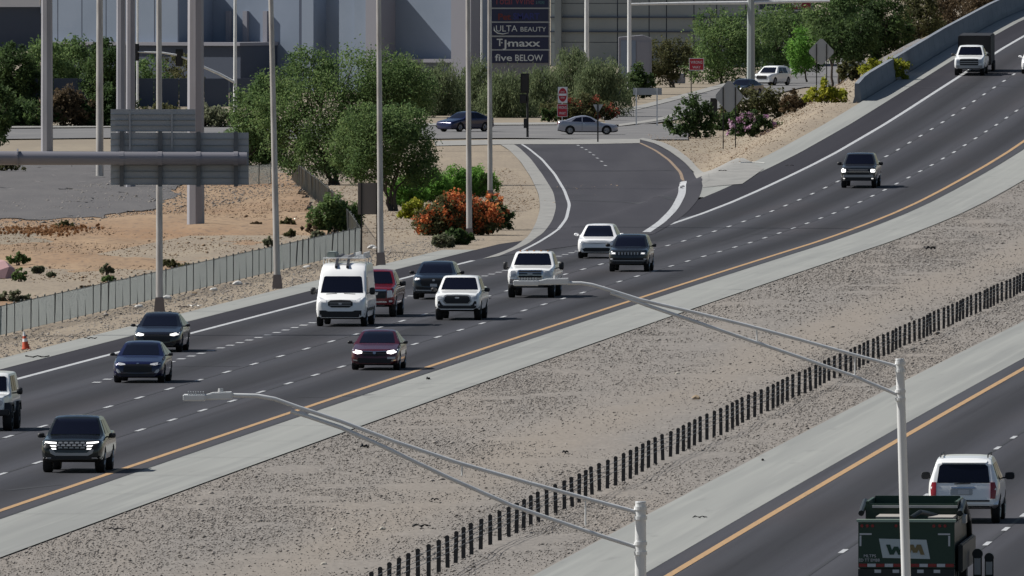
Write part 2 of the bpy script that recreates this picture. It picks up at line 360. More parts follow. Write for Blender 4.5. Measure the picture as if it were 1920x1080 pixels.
Y2 = G(1266, 461.7).y
for n in range(-38, 34): dash(DM, -3.6, Y2 + 12.157 * n, road)
Y3 = G(453.7, 644.4).y
for n in range(-14, 56):
    dash(DT, -7.0, Y3 + 4.4 * n, road)
Ya, Yb = G(1734.6, 931).y, G(1851, 1021.8).y
for n in range(-4, 12): dash(DM, 29.0, Ya + 12.157 * n, road2); dash(DM, 32.6, Yb + 12.157 * n, road2)

# entry ramp
RL = [(975,474),(1010,456),(1042,436),(1062,412),(1068,385),(1058,358),(1040,328),(1016,300),(990,279),(972,268)]        # left white line
RR = [(1212,437),(1240,418),(1265,392),(1279,365),(1281,342),(1276,325),(1255,302),(1230,284),(1202,270),(1178,263)]     # right line
RLo = [(935,482),(985,462),(1018,440),(1036,415),(1043,390),(1038,362),(1018,330),(996,300),(974,278),(955,267)]         # outer edge of the left pavement
RRo = [(1226,440),(1262,420),(1292,396),(1311,372),(1318,350),(1308,330),(1284,306),(1257,286),(1226,270),(1200,262)]
ramp = ribbon('ramp_road', RLo, RRo, .045, M_ramp, n=80, nx=14)
ribbon('concrete_gutter', [(905,487),(960,468),(990,446),(1005,420),(1013,392),(1010,365),(995,333),(975,303),(952,280),(930,268)], RLo, .05, M_conc2, n=60, nx=3)
line_ribbon('edge_line', RL, .17, .055, M_white, 80, ramp)
line_ribbon('edge_line', RR[:5], .42, .055, M_white, 50, ramp)
line_ribbon('edge_line', RR[4:], .2, .055, M_rampyellow, 50, ramp)
line_ribbon('ramp_seam', [(1075,378),(1180,380),(1270,377)], .6, .052, M_joint, 20, ramp); line_ribbon('ramp_seam', [(1046,322),(1150,323),(1262,321)], .6, .052, M_joint, 20, ramp)
for (u, v) in [(1084,274),(1091,278),(1099,282),(1106,287),(1113,292),(1120,298),(1128,304),(1135,312)]:
    p = G(u, v); ob = link('lane_dash', DM, None, ramp, loc=p + Vector((0, 0, .057)), rz=math.radians(2))
# gore between ramp and freeway: concrete nose, then planted slope
ribbon('gore_ground', [(1258,284),(1284,303),(1307,326),(1318,345),(1330,352)], [(1700,215),(1630,238),(1560,262),(1480,300),(1420,330)], .012, M_verge, n=30, nx=30)
ribbon('concrete_nose', [(1318,346),(1305,327),(1283,305),(1256,285),(1226,269),(1195,262)], [(1330,340),(1321,325),(1295,301),(1268,280),(1240,266),(1205,260)], .06, M_conc2, n=40, nx=4)
ribbon('concrete_nose', [(1300,325),(1318,353)], [(1432,318),(1392,346)], .055, M_conc2, n=12, nx=12)

# planted slope behind the ramp and the freeway, cross street, its kerbs and the far slip road
def sheet(name, pts, dz, m, n=24, nx=12):      # four-sided patch given by two edge lines of ground pixels
    return ribbon(name, pts[0], pts[1], dz, m, n, nx)
sheet('slope_ground', [[(700,470),(760,478),(905,487),(960,468),(990,446),(1005,420),(1013,392),(1010,365),(995,333),(975,303),(952,280),(930,268)], [(640,405),(620,385),(600,362),(600,345),(640,330),(680,320),(720,310),(760,300),(790,290),(800,282),(810,276),(815,270)]], .02, M_verge, 40, 30)
street = sheet('cross_street', [[(-60,262),(300,258),(700,262),(960,259),(1130,262),(1290,262)], [(-60,243),(300,240),(700,238),(960,236),(1130,235),(1290,232)]], .03, M_oldroad, 50, 6)
sheet('pavement_kerb', [[(815,275),(960,272),(1090,272),(1200,270)], [(815,266),(960,263),(1090,263),(1200,262)]], .068, M_conc2, 30, 3)
sheet('pavement_kerb', [[(-60,241),(300,239),(700,237),(960,235),(1130,234)], [(-60,237),(300,235.5),(700,233),(960,231),(1130,230)]], .05, M_conc2, 30, 3)
slip = sheet('slip_road', [[(1140,240),(1240,232),(1330,208),(1420,185),(1520,160),(1640,132),(1760,112)], [(1130,220),(1200,206),(1300,180),(1400,152),(1500,131),(1620,108),(1740,92)]], .03, M_oldroad, 50, 6)
sheet('slip_kerb', [[(1130,220),(1200,206),(1300,180),(1400,152),(1500,131),(1620,108)], [(1120,214),(1195,200),(1295,174),(1400,146),(1500,125),(1620,102)]], .064, M_conc2, 40, 3)
sheet('slip_kerb', [[(1160,238),(1236,228),(1270,217),(1330,204)], [(1160,234),(1232,224),(1268,212),(1330,199)]], .06, M_conc2, 20, 3)
# bare desert beside the freeway, a gravel yard in it
ys = np.arange(690, 1330, 1.5); xs = np.arange(-75, 12, .5); DX, DY = np.meshgrid(xs, ys); DO = DX - x1(DY)
keep = np.clip((-18.3 - DO) / 2.0, 0, 1) * np.clip((1250 - DY) / 40, 0, 1)
inlot = np.clip((DY - 1015) / 20, 0, 1) * np.clip((-9.5 - DX - (1180 - DY) * .075) / 3, 0, 1)
keep0 = keep; keep = keep * (1 - inlot)
relz = .30 * fbm(DX * .09, DY * .02, 3, 51) + .16 * fbm(DX * .22, DY * .05, 5, 21) + .05 * fbm(DX * .9, DY * .35, 3, 5)
DZ = surf(DX, DY) + .01 - .12 * (1 - keep0) + relz * keep
me = grid_mesh('desert_ground', np.stack([DX, DY, DZ], -1)); shade(me, 80)
bm = bmesh.new(); bm.from_mesh(me); bmesh.ops.delete(bm, geom=[v for v in bm.verts if v.co.x - x1(v.co.y) > -16.6 or (v.co.y > 1000 and v.co.x > -9 - (v.co.y - 1000) * .02)], context='VERTS'); bm.to_mesh(me); bm.free()
structure('desert_ground', me, M_desert)
lot = sheet('gravel_yard', [[(-80,415),(60,412),(150,410),(230,398),(290,385),(330,362),(345,345)], [(-80,290),(60,290),(130,290),(190,292),(250,296),(300,300),(330,305)]], .02, M_lot, 260, 90)
_c = np.array([v_.co for v_ in lot.data.vertices]); _c[:, 2] += .035 * np.clip(fbm(_c[:, 0] * .5, _c[:, 1] * .12, 5, 31) + .5, 0, 2) + .01; _e = fbm(_c[:, 0] * .35, _c[:, 1] * .05, 4, 77); _c[:, 0] += .7 * _e; _c[:, 1] += 9 * fbm(_c[:, 0] * .5 + 9, _c[:, 1] * .04, 4, 78); lot.data.vertices.foreach_set('co', _c.astype(np.float32).ravel()); lot.data.update()

# ================================================================ VEHICLES
def paint(name, col, rough=.3, metal=0.0, coat=.7):
    return mat(name, col, rough, metal=metal, coat=coat)
def lerp_tab(tab, y): return float(np.interp(y, [t[0] for t in tab], [t[1] for t in tab]))
class Car:
    """a road vehicle lofted from its side profile: front at y=0 facing -y, ground at z=0"""
    def __init__(s, name, label, cat, L, W, H, top, belt, roof, sill, wheels, rw, col, plan=None, tw=.24, rim=None, group=None, arch=.055, crown=.02):
        s.L, s.W, s.H, s.top, s.roof, s.sill = L, W, H, top, roof, sill
        s.root = empty(name, label=label, cat=cat, group=group)
        s.belt = belt; w = W / 2
        plan = plan or [(0,.80),(.06,.885),(.2,.95),(.5,.99),(.9,1),(L-.8,1),(L-.3,.97),(L-.08,.91),(L,.85)]
        st = sorted(set([t[0] for t in top] + [p[0] for p in plan] + list(np.linspace(0, L, 26))))
        rows = []
        for y in st:
            zt = lerp_tab(top, y); zb = lerp_tab(sill, y); zs = min(lerp_tab(belt, y), zt - .07); zs = max(zs, zb + .05)
            ww = w * lerp_tab(plan, y); k = max(0, min(1, (zt - zs - .07) / max(.05, H - zs - .07)))
            sh = ww * .965; wt = sh * (1 - k * (1 - roof)) * (1 if k > .02 else .95)
            hw = zs - zb
            half = [(0, zb), (ww*.82, zb), (ww*.955, zb + min(.07, hw*.2)), (ww, zb + hw*.42), (ww*.998, zb + hw*.66), (ww*.985, zb + hw*.88), (sh, zs)]
            r = min(.10, (zt - zs) * .45)
            for t in (.33, .66): half.append((sh + (wt - sh) * t, zs + (zt - r - zs) * t))
            half += [(wt, zt - r), (wt - r*.35, zt - r*.35), (wt - r*1.1, zt - .004), (wt*.45, zt + crown*.8), (0, zt + crown)]
            rows.append((y, half))
        n = len(rows[0][1]); V = []
        for y, h in rows: V += [(x, y, z) for x, z in h] + [(-x, y, z) for x, z in h[-2:0:-1]]
        m = 2 * n - 2; Fc = []
        for i in range(len(rows) - 1):
            for k in range(m): k2 = (k + 1) % m; Fc.append((i*m+k, (i+1)*m+k, (i+1)*m+k2, i*m+k2))
        Fc += [tuple(range(m)), tuple((len(rows)-1)*m + k for k in range(m-1, -1, -1))]
        b = MB(); b.add(V, Fc); me = b.mesh('body')
        # wheel arches
        c = MB(); ra = rw + arch
        for yw in wheels:
            for sx in (-1, 1): c.tube([(sx*(w+.1), yw, rw), (sx*(w-.34), yw, rw)], ra, 20)
        tmp = bpy.data.objects.new('tmp', me); COL.objects.link(tmp); cut = bpy.data.objects.new('cut', c.mesh('cut')); COL.objects.link(cut)
        md = tmp.modifiers.new('b', 'BOOLEAN'); md.operation = 'DIFFERENCE'; md.object = cut; md.solver = 'EXACT'
        dg = bpy.context.evaluated_depsgraph_get(); me2 = bpy.data.meshes.new_from_object(tmp.evaluated_get(dg))
        if len(me2.polygons) < 50: me2 = me
        bpy.data.objects.remove(tmp); bpy.data.objects.remove(cut)
        me2.materials.clear(); me2.materials.append(col); me2.materials.append(M_under)
        for p in me2.polygons:
            d = min(math.hypot(p.center.y - yw, p.center.z - rw) for yw in wheels)
            p.material_index = 1 if (d < ra + .004 and abs(p.center.x) < w - .012 and abs(p.normal.x) < .95 or (d < ra and abs(p.center.x) < w - .3)) or (p.normal.z < -.7 and p.center.z < .5) else 0
        shade(me2, 38); s.body = link('body', me2, None, s.root)
        bm = bmesh.new(); bm.from_mesh(me); s.bvh = BVHTree.FromBMesh(bm); bm.free()
        # wheels
        tm = MB(); t2 = tw / 2
        prof = [(-t2, rw*.70), (-t2, rw*.93), (-t2*.75, rw), (t2*.75, rw), (t2, rw*.93), (t2, rw*.70)]
        ng = 24; vs = [(x, r*math.cos(2*math.pi*k/ng), r*math.sin(2*math.pi*k/ng)) for x, r in prof for k in range(ng)]
        fs = [(i*ng+k, i*ng+(k+1) % ng, (i+1)*ng+(k+1) % ng, (i+1)*ng+k) for i in range(5) for k in range(ng)]
        tm.add(vs, fs); tme = tm.mesh('tyre', smooth=40)
        rm = MB(); rm.tube([(-t2*.8, 0, 0), (-t2*.55, 0, 0), (t2*.55, 0, 0), (t2*.8, 0, 0)], [rw*.6, rw*.70, rw*.70, rw*.6], 20)
        for k in range(5):
            a = 2*math.pi*k/5
            for sx in (-1, 1): rm.tube([(sx*t2*.86, 0, 0), (sx*t2*.86, rw*.62*math.cos(a), rw*.62*math.sin(a))], [.05, .035], 6)
        rme = rm.mesh('rim', smooth=40)
        for yw in wheels:
            for sx in (-1, 1):
                wh = link('wheel', tme, M_tyre, s.root, loc=(sx * (w - t2 - .015), yw, rw))
                link('rim', rme, rim or M_rim, wh)
    def hit(s, p, d):
        r = s.bvh.ray_cast(Vector(p), Vector(d)); return r[0]
    def panel(s, name, pts, m, view='f', off=.012, deep=.03, both=False, parent=None, step=.14):
        """outline laid on the body: view f/r in (x, z), s in (y, z), t in (x, y)"""
        outs = [pts] + ([[(-a, b) for a, b in pts][::-1]] if both and view in 'frt' else [])
        res = []
        for sgn in ((1, -1) if view == 's' else (1,)):
            for o in outs:
                bm = bmesh.new(); vs = [bm.verts.new((a, b, 0)) for a, b in o]; bm.faces.new(vs)
                A = [a for a, b in o]; B = [b for a, b in o]
                for ax, lo, hi in ((0, min(A), max(A)), (1, min(B), max(B))):
                    k = int((hi - lo) / step)
                    for i in range(1, k + 1):
                        c = lo + (hi - lo) * i / (k + 1); co = [0, 0, 0]; no = [0, 0, 0]; co[ax] = c; no[ax] = 1
                        bmesh.ops.bisect_plane(bm, geom=bm.verts[:] + bm.edges[:] + bm.faces[:], plane_co=co, plane_no=no)
                def src(a, b):
                    if view == 'f': return Vector((a, -4, b)), Vector((0, 1, 0))
                    if view == 'r': return Vector((a, s.L + 4, b)), Vector((0, -1, 0))
                    if view == 's': return Vector((sgn * 4, a, b)), Vector((-sgn, 0, 0))
                    return Vector((a, b, 5)), Vector((0, 0, -1))
                pos = {}; bad = []
                for v in bm.verts:
                    p, d = src(v.co.x, v.co.y); h = s.hit(p, d)
                    if h is None: bad.append((v, p, d))
                    else: pos[v] = h - d * off
                ax = {'f': 1, 'r': 1, 's': 0, 't': 2}[view]
                av = sum(q[ax] for q in pos.values()) / max(1, len(pos)) if pos else 0
                for v, p, d in bad:
                    near = min(pos.items(), key=lambda kv: (kv[0].co - v.co).length)[1][ax] if pos else av
                    q = p.copy(); q[ax] = near; pos[v] = q
                d = src(0, 0)[1]
                for v, q in pos.items(): v.co = q
                geom = bmesh.ops.extrude_edge_only(bm, edges=[e for e in bm.edges if e.is_boundary])['geom']
                for e in geom:
                    if isinstance(e, bmesh.types.BMVert): e.co += d * deep
                bmesh.ops.recalc_face_normals(bm, faces=bm.faces)
                me = bpy.data.meshes.new(name); bm.to_mesh(me); bm.free(); shade(me, 40)
                res.append(link(name, me, m, parent or s.root))
        return res
    def mirrors(s, y, z, m, size=(.2, .13), out=.0, lens=False):
        for sx in (-1, 1):
            x = s.W / 2 + out; b = MB(); w_, h_ = size
            vs = []
            for yy, k in ((-.06, .6), (-.02, .95), (.06, 1), (.10, .9)):
                for a in range(10):
                    t = 2 * math.pi * a / 10; c, q = math.cos(t), math.sin(t)
                    c, q = math.copysign(abs(c)**.6, c), math.copysign(abs(q)**.6, q)
                    vs.append((sx * (x + w_ / 2 + .03) + w_ / 2 * k * c, y + yy, z + h_ / 2 * k * q))
            fs = [(i*10+a, i*10+(a+1) % 10, (i+1)*10+(a+1) % 10, (i+1)*10+a) for i in range(3) for a in range(10)] + [tuple(range(10)), tuple(range(39, 29, -1))]
            b.add(vs, fs); b.tube([(sx*(x - .12), y + .06, z - h_*.3), (sx*(x + .06), y + .04, z - h_*.25)], .025, 6)
            b.build('side_mirror', m, s.root, smooth=50)
    def place(s, X, Y, back=False, dz=.03, yaw=None):
        h = math.atan(float(heading(Y))) if yaw is None else yaw
        p = gp(X, Y, dz)
        sl_ = math.atan((float(surf(X + math.tan(h)*3, Y + 3)) - float(surf(X - math.tan(h)*3, Y - 3))) / 6) if yaw is None else 0
        if back:
            s.root.rotation_euler = (-sl_, 0, math.pi - h); s.root.location = p + Vector((math.sin(h), math.cos(h), 0)) * s.L
        else:
            s.root.rotation_euler = (sl_, 0, -h); s.root.location = p
        return s
    def cabin(s, z0, z1, wb, wt, side=None, rear=None, shrink=.0):
        """windscreen (half widths at bottom/top), side and rear panes"""
        s.panel('windshield', [(-wb, z0), (wb, z0), (wb - (wb-wt)*.35, z0 + (z1-z0)*.4), (wt, z1 - .03), (wt - .06, z1), (-wt + .06, z1), (-wt, z1 - .03), (-(wb - (wb-wt)*.35), z0 + (z1-z0)*.4)], M_glass, 'f')
        for q in side or []: s.panel('side_window', q, M_glass, 's')
        if rear: s.panel('rear_window', rear, M_glass, 'r')
def rrect(x0, x1_, z0, z1, r=.04):
    return [(x0 + r, z0), (x1_ - r, z0), (x1_, z0 + r), (x1_, z1 - r), (x1_ - r, z1), (x0 + r, z1), (x0, z1 - r), (x0, z0 + r)]
def sym(pts):   # right-hand half outline, from bottom centre round to top centre, mirrored
    return pts + [(-a, b) for a, b in pts[::-1] if abs(a) > 1e-6]
def X_of(u, v): p = G(u, v); return p.x, p.y
def pickup_top(L, H, hood, cowl, bed, nose):
    return [(0, nose), (.05, hood-.10), (.18, hood-.03), (.6, hood), (cowl, hood + .07), (cowl + .62, H - .05), (cowl + .95, H), (cowl + 2.1, H - .02), (cowl + 2.35, H - .12), (cowl + 2.5, bed + .05), (cowl + 2.55, bed), (L - .05, bed), (L, bed - .1)]

def sedan(name, label, col, W=1.8, H=1.45, L=4.65, rim=None, cat='car', group=None, low=.0):
    c = Car(name, label, cat, L, W, H, [(0,.60),(.04,.68),(.16,.76),(.8,.88),(1.25,.955),(1.7,1.2),(2.1,H-.05),(2.5,H),(3.0,H-.03),(3.5,H-.2),(4.0,1.06),(4.5,1.02),(4.62,.9),(L,.6)], [(0,.7),(.8,.80),(1.3,.90),(4,.95),(L,.9)], .74, [(0,.24),(.25,.18),(L-.4,.2),(L,.32)], (.85, .85+2.67), .325, col, rim=rim)
    c.cabin(.985, H - .055, .66 * W/1.8, .53 * W/1.8, side=[[(1.55,.98),(2.55,.98),(2.55,H-.1),(2.2,H-.11)], [(2.62,.98),(3.55,1.0),(3.35,H-.24),(2.9,H-.11),(2.62,H-.1)]], rear=[(-.58,1.1),(.58,1.1),(.5,H-.1),(-.5,H-.1)])
    c.mirrors(1.55, 1.0, M_trim, (.19,.12))
    return c
def suv(name, label, col, W, H, L, hood, cowl, roof=.78, cat='car', rw=.36, sill=.24, rim=None, belt=None, nose=None, rear_slant=.25):
    nose = nose or hood - .22
    c = Car(name, label, cat, L, W, H, [(0,nose),(.05,hood-.12),(.18,hood-.05),(.6,hood),(cowl,hood+.06),(cowl+.45,hood+.06+(H-hood-.1)*.6),(cowl+.8,H-.04),(cowl+1.2,H),(L-1.2,H-.01),(L-.55,H-.06),(L-.3,H-.06-rear_slant),(L-.1,hood),(L-.03,hood-.25),(L,.6)], belt or [(0,hood-.12),(cowl,hood),(L,hood+.02)], roof, [(0,sill+.06),(.25,sill),(L-.4,sill),(L,sill+.1)], (.88, L-.95), rw, col, rim=rim)
    c.hood, c.cowl = hood, cowl
    return c

# ---- white cargo van with a ladder on its roof
van = Car('cargo_van', 'white cargo van with a ladder on its roof rack', 'van', 5.9, 2.06, 2.52,
    [(0,.98),(.05,1.08),(.3,1.16),(.72,1.30),(.8,1.36),(1.55,2.22),(1.85,2.42),(2.3,2.52),(5.5,2.52),(5.85,2.48),(5.9,2.3)], [(0,1.0),(.8,1.2),(1.5,1.3),(5.9,1.3)], .90, [(0,.36),(.3,.30),(5.9,.34)], (.98, 4.7), .36, paint('van_white', (.87,.87,.86), .35), plan=[(0,.80),(.06,.90),(.2,.96),(.5,.99),(.9,1),(5.5,1),(5.9,.97)])
van.cabin(1.36, 2.02, .86, .76, side=[[(1.35,1.38),(2.1,1.38),(2.1,1.98),(1.72,1.98)]])
van.panel('grille', sym([(0,.78),(.36,.78),(.5,.86),(.5,1.0),(.4,1.07),(0,1.09)]), M_trim, 'f', .02)
for z in (.86, .95): van.panel('grille_bar', rrect(-.44,.44,z,z+.025,.01), M_silver, 'f', .035)
van.panel('badge', rrect(-.07,.07,.90,.96,.025), M_lamp, 'f', .05)
van.panel('headlight', [(.56,.98),(.80,.99),(.93,1.10),(.90,1.22),(.78,1.16),(.58,1.08)], M_lamp, 'f', .015, both=True)
van.panel('lower_bumper', sym([(0,.38),(.9,.38),(.98,.5),(.98,.66),(.6,.66),(.5,.62),(0,.62)]), M_trim, 'f', .015)
van.panel('wiper', [(-.62,1.30),(-.2,1.325),(-.2,1.345),(-.62,1.325)], M_trim, 'f', .02); van.panel('wiper', [(.1,1.325),(.55,1.30),(.55,1.325),(.1,1.345)], M_trim, 'f', .02)
van.mirrors(1.25, 1.42, M_trim, (.24,.30), .02)
van.panel('side_moulding', [(1.5,.62),(4.2,.62),(4.2,.74),(1.5,.74)], M_trim, 's', .015)
van.place(*X_of(638, 614))
for y in (2.2, 3.6, 5.0):
    MB().tube([(-.86,y,2.5),(-.86,y,2.74),(.86,y,2.74),(.86,y,2.5)], .025, 6).build('roof_rack_bar', M_galv, van.root)
def on_van(o): o.location = van.root.location; o.rotation_euler = van.root.rotation_euler; return o
ld = empty('ladder', label='dark extension ladder lying along the white van roof', cat='ladder'); on_van(ld)
for x in (-.30, .16): MB().prism([(1.66,2.34),(1.66,2.43),(2.5,2.78),(5.4,2.86),(5.4,2.77),(2.5,2.69)], 'x', x-.05, x+.05).build('rail', mat('ladder_fibre', (.02,.022,.03), .6), ld)
for k in range(11): MB().tube([(-.30, 1.9+k*.32, np.interp(1.9+k*.32,[1.66,2.5,5.4],[2.385,2.735,2.815])),(.16, 1.9+k*.32, np.interp(1.9+k*.32,[1.66,2.5,5.4],[2.385,2.735,2.815]))], .02, 6).build('rung', M_silver, ld)
ld2 = empty('folding_ladder', label='grey step ladder strapped beside the dark ladder on the van', cat='ladder'); on_van(ld2)
for x in (.42, .78): MB().box(x-.03,x+.03,2.4,5.2,2.71,2.95).build('rail', M_galv, ld2)
for k in range(8): MB().box(.42,.78,2.6+k*.32,2.66+k*.32,2.8,2.84).build('rung', M_galv, ld2)
tb = MB(); tb.box(-.78,-.42,3.0,4.6,2.71,2.98); on_van(tb.build('tool_tube', mat('grey_green_box', (.22,.26,.24), .6), bevel=.05, label='grey green equipment box tied on the van roof rack', cat='box'))

# ---- pickups
def pickup(name, label, col, W, H, L, hood, cowl, rw, sill, roof=.80, bed=None, rim=None, belt=None, front=.86):
    bed = bed or hood + .16
    c = Car(name, label, 'pickup truck', L, W, H, pickup_top(L, H, hood, cowl, bed, hood - .25), belt or [(0,hood-.1),(cowl,hood),(L,hood+.02)], roof, [(0,sill+.08),(.3,sill),(L,sill+.05)], (.95, L-1.2), rw, col, tw=.28, rim=rim, plan=[(0,front),(.06,front+.06),(.2,.97),(.5,1),(L-.3,1),(L,.97)])
    z0 = hood + .10; z1 = H - .075; wb = W*.5*.80; wt = W*.5*.66
    y = cowl
    c.cabin(z0, z1, wb, wt, side=[[(y+.5,z0),(y+1.3,z0),(y+1.3,H-.13),(y+.85,H-.13)],[(y+1.38,z0),(y+2.2,z0),(y+2.15,H-.14),(y+1.38,H-.13)]], rear=[(-wt,z0+.1),(wt,z0+.1),(wt-.04,H-.15),(-wt+.04,H-.15)])
    c.panel('door_handle', [(y+1.12,z0-.16),(y+1.28,z0-.16),(y+1.28,z0-.13),(y+1.12,z0-.13)], M_trim, 's', .02)
    return c
# mid-size white pickup
t1 = pickup('white_pickup', 'white mid-size pickup with black bumper and wide trapezoid grille', paint('white_paint', (.86,.87,.86), .3), 1.89, 1.80, 5.3, 1.14, 1.35, .38, .36, rim=M_rimdark)
t1.panel('grille_surround', sym([(0,.66),(.48,.66),(.60,.78),(.56,.98),(.46,1.06),(0,1.07)]), M_silver, 'f', .02)
t1.panel('grille', sym([(0,.70),(.44,.70),(.54,.80),(.50,.96),(.42,1.01),(0,1.02)]), M_trim, 'f', .035)
t1.panel('badge', rrect(-.09,.09,.90,.96,.02), M_silver, 'f', .05)
t1.panel('headlight', [(.60,.88),(.78,.86),(.90,.93),(.92,1.02),(.62,.98)], M_lamp, 'f', .02, both=True)
t1.panel('bumper', sym([(0,.38),(.74,.38),(.92,.52),(.92,.74),(.72,.80),(.62,.64),(0,.62)]), M_trim, 'f', .02)
t1.panel('bumper_strip', rrect(-.58,.58,.60,.635,.015), M_silver, 'f', .04)
t1.panel('fog_lamp', rrect(.72,.82,.60,.67,.02), M_lamp, 'f', .035, both=True)
t1.mirrors(1.9, 1.22, M_trim, (.24,.18)); t1.place(*X_of(857, 602))
# heavy white pickup
t2 = pickup('heavy_pickup', 'tall white heavy-duty pickup with twin-bar chrome grille and tow mirrors', MATS['white_paint'], 2.03, 1.98, 6.2, 1.30, 1.55, .40, .50, roof=.82)
t2.panel('grille', rrect(-.56,.56,.84,1.22,.06), M_chrome, 'f', .025)
for z0, z1 in ((.88,.98),(1.01,1.08),(1.11,1.18)): t2.panel('grille_opening', rrect(-.5,.5,z0,z1,.02), M_trim, 'f', .04)
t2.panel('badge', rrect(-.12,.12,1.0,1.09,.04), M_silver, 'f', .055)
t2.panel('headlight', rrect(.62,.96,.92,1.18,.04), M_lamp, 'f', .02, both=True)
t2.panel('bumper', sym([(0,.56),(.92,.56),(1.0,.62),(1.0,.82),(0,.82)]), M_chrome, 'f', .04)
t2.panel('bumper_opening', rrect(-.42,.42,.60,.70,.03), M_trim, 'f', .055)
t2.panel('air_dam', rrect(-.85,.85,.44,.56,.03), M_trim, 'f', .03)
t2.mirrors(2.05, 1.36, M_trim, (.22,.36), .06)
for k in (-.6,-.3,0,.3,.6): MB().box(k-.035,k+.035,2.4,2.5,1.985,2.03).build('roof_marker', mat('amber_lens', (.5,.2,.03), .3), t2.root, bevel=.01)
t2.place(*X_of(994, 560))
# dark pickup with lamps on
t3 = pickup('dark_pickup', 'dark grey pickup with both headlights lit and a chrome grille bar', paint('charcoal_paint', (.03,.035,.04), .25, .3), 2.02, 1.93, 5.8, 1.24, 1.45, .40, .42)
t3.panel('grille', sym([(0,.76),(.60,.76),(.66,.86),(.66,1.08),(0,1.10)]), M_trim, 'f', .02)
t3.panel('grille_bar', rrect(-.66,.66,.90,.955,.02), M_chrome, 'f', .045)
t3.panel('grille_bar', rrect(-.55,.55,1.02,1.045,.01), M_silver, 'f', .04)
t3.panel('headlight', rrect(.70,.95,.90,1.08,.03), M_lit, 'f', .03, both=True)
t3.panel('bumper', sym([(0,.62),(.93,.62),(.97,.7),(.97,.76),(0,.76)]), M_silver, 'f', .035)
t3.panel('lower_bumper', sym([(0,.42),(.85,.42),(.97,.52),(.97,.61),(0,.61)]), M_trim, 'f', .025)
t3.panel('fog_lamp', rrect(.74,.86,.52,.58,.02), M_dim, 'f', .04, both=True)
t3.mirrors(1.95, 1.34, M_trim, (.26,.2)); t3.place(*X_of(1609, 354))
# far white pickup towing a box
t4 = pickup('far_white_pickup', 'white pickup with dark four-bar grille pulling a black box trailer', MATS['white_paint'], 2.03, 1.95, 5.9, 1.24, 1.45, .42, .42, rim=M_rimdark)
t4.panel('grille', rrect(-.62,.62,.70,1.12,.04), M_trim, 'f', .02)
for z in (.80,.93): t4.panel('grille_bar', rrect(-.6,.6,z,z+.05,.015), M_silver, 'f', .035)
t4.panel('headlight', [(.62,.82),(.88,.84),(.97,.94),(.95,1.12),(.64,1.08)], M_lamp, 'f', .025, both=True)
t4.panel('bumper', sym([(0,.50),(.9,.50),(1.0,.58),(1.0,.70),(0,.70)]), M_silver, 'f', .035)
t4.mirrors(1.95, 1.34, M_trim, (.26,.2)); t4.place(*X_of(1817, 143))
tr = empty('box_trailer', label='black enclosed box trailer behind the far white pickup', cat='trailer')
tr.location = t4.root.location + Vector((math.sin(.075), math.cos(.075), 0)) * 6.9; tr.location.z = float(surf(tr.location.x, tr.location.y)) + .03; tr.rotation_euler = (math.radians(1.6), 0, -.075)
mtr = paint('trailer_black', (.008,.008,.010), .7, coat=0)
MB().box(-1.1,1.1,0,5.2,.45,2.45).build('box', mtr, tr, bevel=.06, smooth=30); MB().box(-.05,.05,-1.2,0,.42,.52).build('drawbar', M_black, tr)
for sx in (-1, 1):
    for y in (2.6, 3.5): MB().tube([(sx*1.02,y,.34),(sx*1.22,y,.34)], .34, 18).build('wheel', M_tyre, tr)
# red pickup behind the van
t5 = pickup('red_pickup', 'dark red pickup half hidden behind the white van', paint('red_paint', (.17,.008,.016), .25, .2), 2.06, 1.93, 5.9, 1.26, 1.45, .42, .44)
t5.panel('grille', rrect(-.66,.66,.78,1.12,.05), M_trim, 'f', .02)
t5.panel('grille_surround', sym([(0,1.08),(.66,1.08),(.7,1.14),(0,1.15)]), M_chrome, 'f', .035)
t5.panel('grille_badge', sym([(0,.92),(.3,.92),(.34,1.02),(0,1.03)]), M_chrome, 'f', .05)
t5.panel('headlight', [(.70,.80),(.96,.84),(1.0,1.08),(.84,1.12),(.70,1.10)], M_lamp, 'f', .025, both=True)
t5.panel('bumper', sym([(0,.52),(.9,.52),(1.0,.6),(1.0,.74),(0,.74)]), MATS['red_paint'], 'f', .035)
t5.panel('bumper_strip', rrect(-.7,.7,.60,.66,.02), M_chrome, 'f', .05)
t5.panel('lower_bumper', rrect(-.85,.85,.42,.53,.03), M_trim, 'f', .02)
t5.panel('fog_lamp', rrect(.78,.92,.62,.70,.02), M_lamp, 'f', .06, both=True)
t5.mirrors(1.95, 1.36, M_trim, (.28,.22)); t5.place(*X_of(694, 596))
# compact sport pickup, lamps merged in the grille
t6 = pickup('compact_pickup', 'black compact crew-cab pickup with bright bars of light across its grille', paint('black_green_paint', (.012,.016,.016), .2, .2), 1.90, 1.69, 4.97, 1.05, 1.25, .37, .32, roof=.76, bed=1.18)
t6.panel('grille', sym([(0,.70),(.78,.72),(.90,.84),(.92,.98),(0,.99)]), M_trim, 'f', .015)
for r_ in range(3):
    for k in range(-3, 4):
        xo = k*.17 + (.085 if r_ % 2 else 0)
        if abs(xo) < .5: t6.panel('grille_scale', [(xo-.07,.75+r_*.075),(xo+.07,.75+r_*.075),(xo+.05,.80+r_*.075),(xo-.05,.80+r_*.075)], M_silver, 'f', .03)
t6.panel('daytime_lamp', [(.46,.89),(.70,.905),(.92,.945),(.92,.975),(.68,.955),(.46,.94)], M_lit, 'f', .03, both=True)
t6.panel('daytime_lamp', [(.46,.80),(.62,.81),(.66,.85),(.48,.845)], M_lit, 'f', .03, both=True)
t6.panel('daytime_lamp', [(.46,.72),(.58,.72),(.62,.765),(.48,.765)], M_lit, 'f', .03, both=True)
t6.panel('skid_plate', sym([(0,.53),(.50,.53),(.64,.60),(.68,.72),(.58,.72),(.48,.62),(0,.61)]), M_silver, 'f', .03)
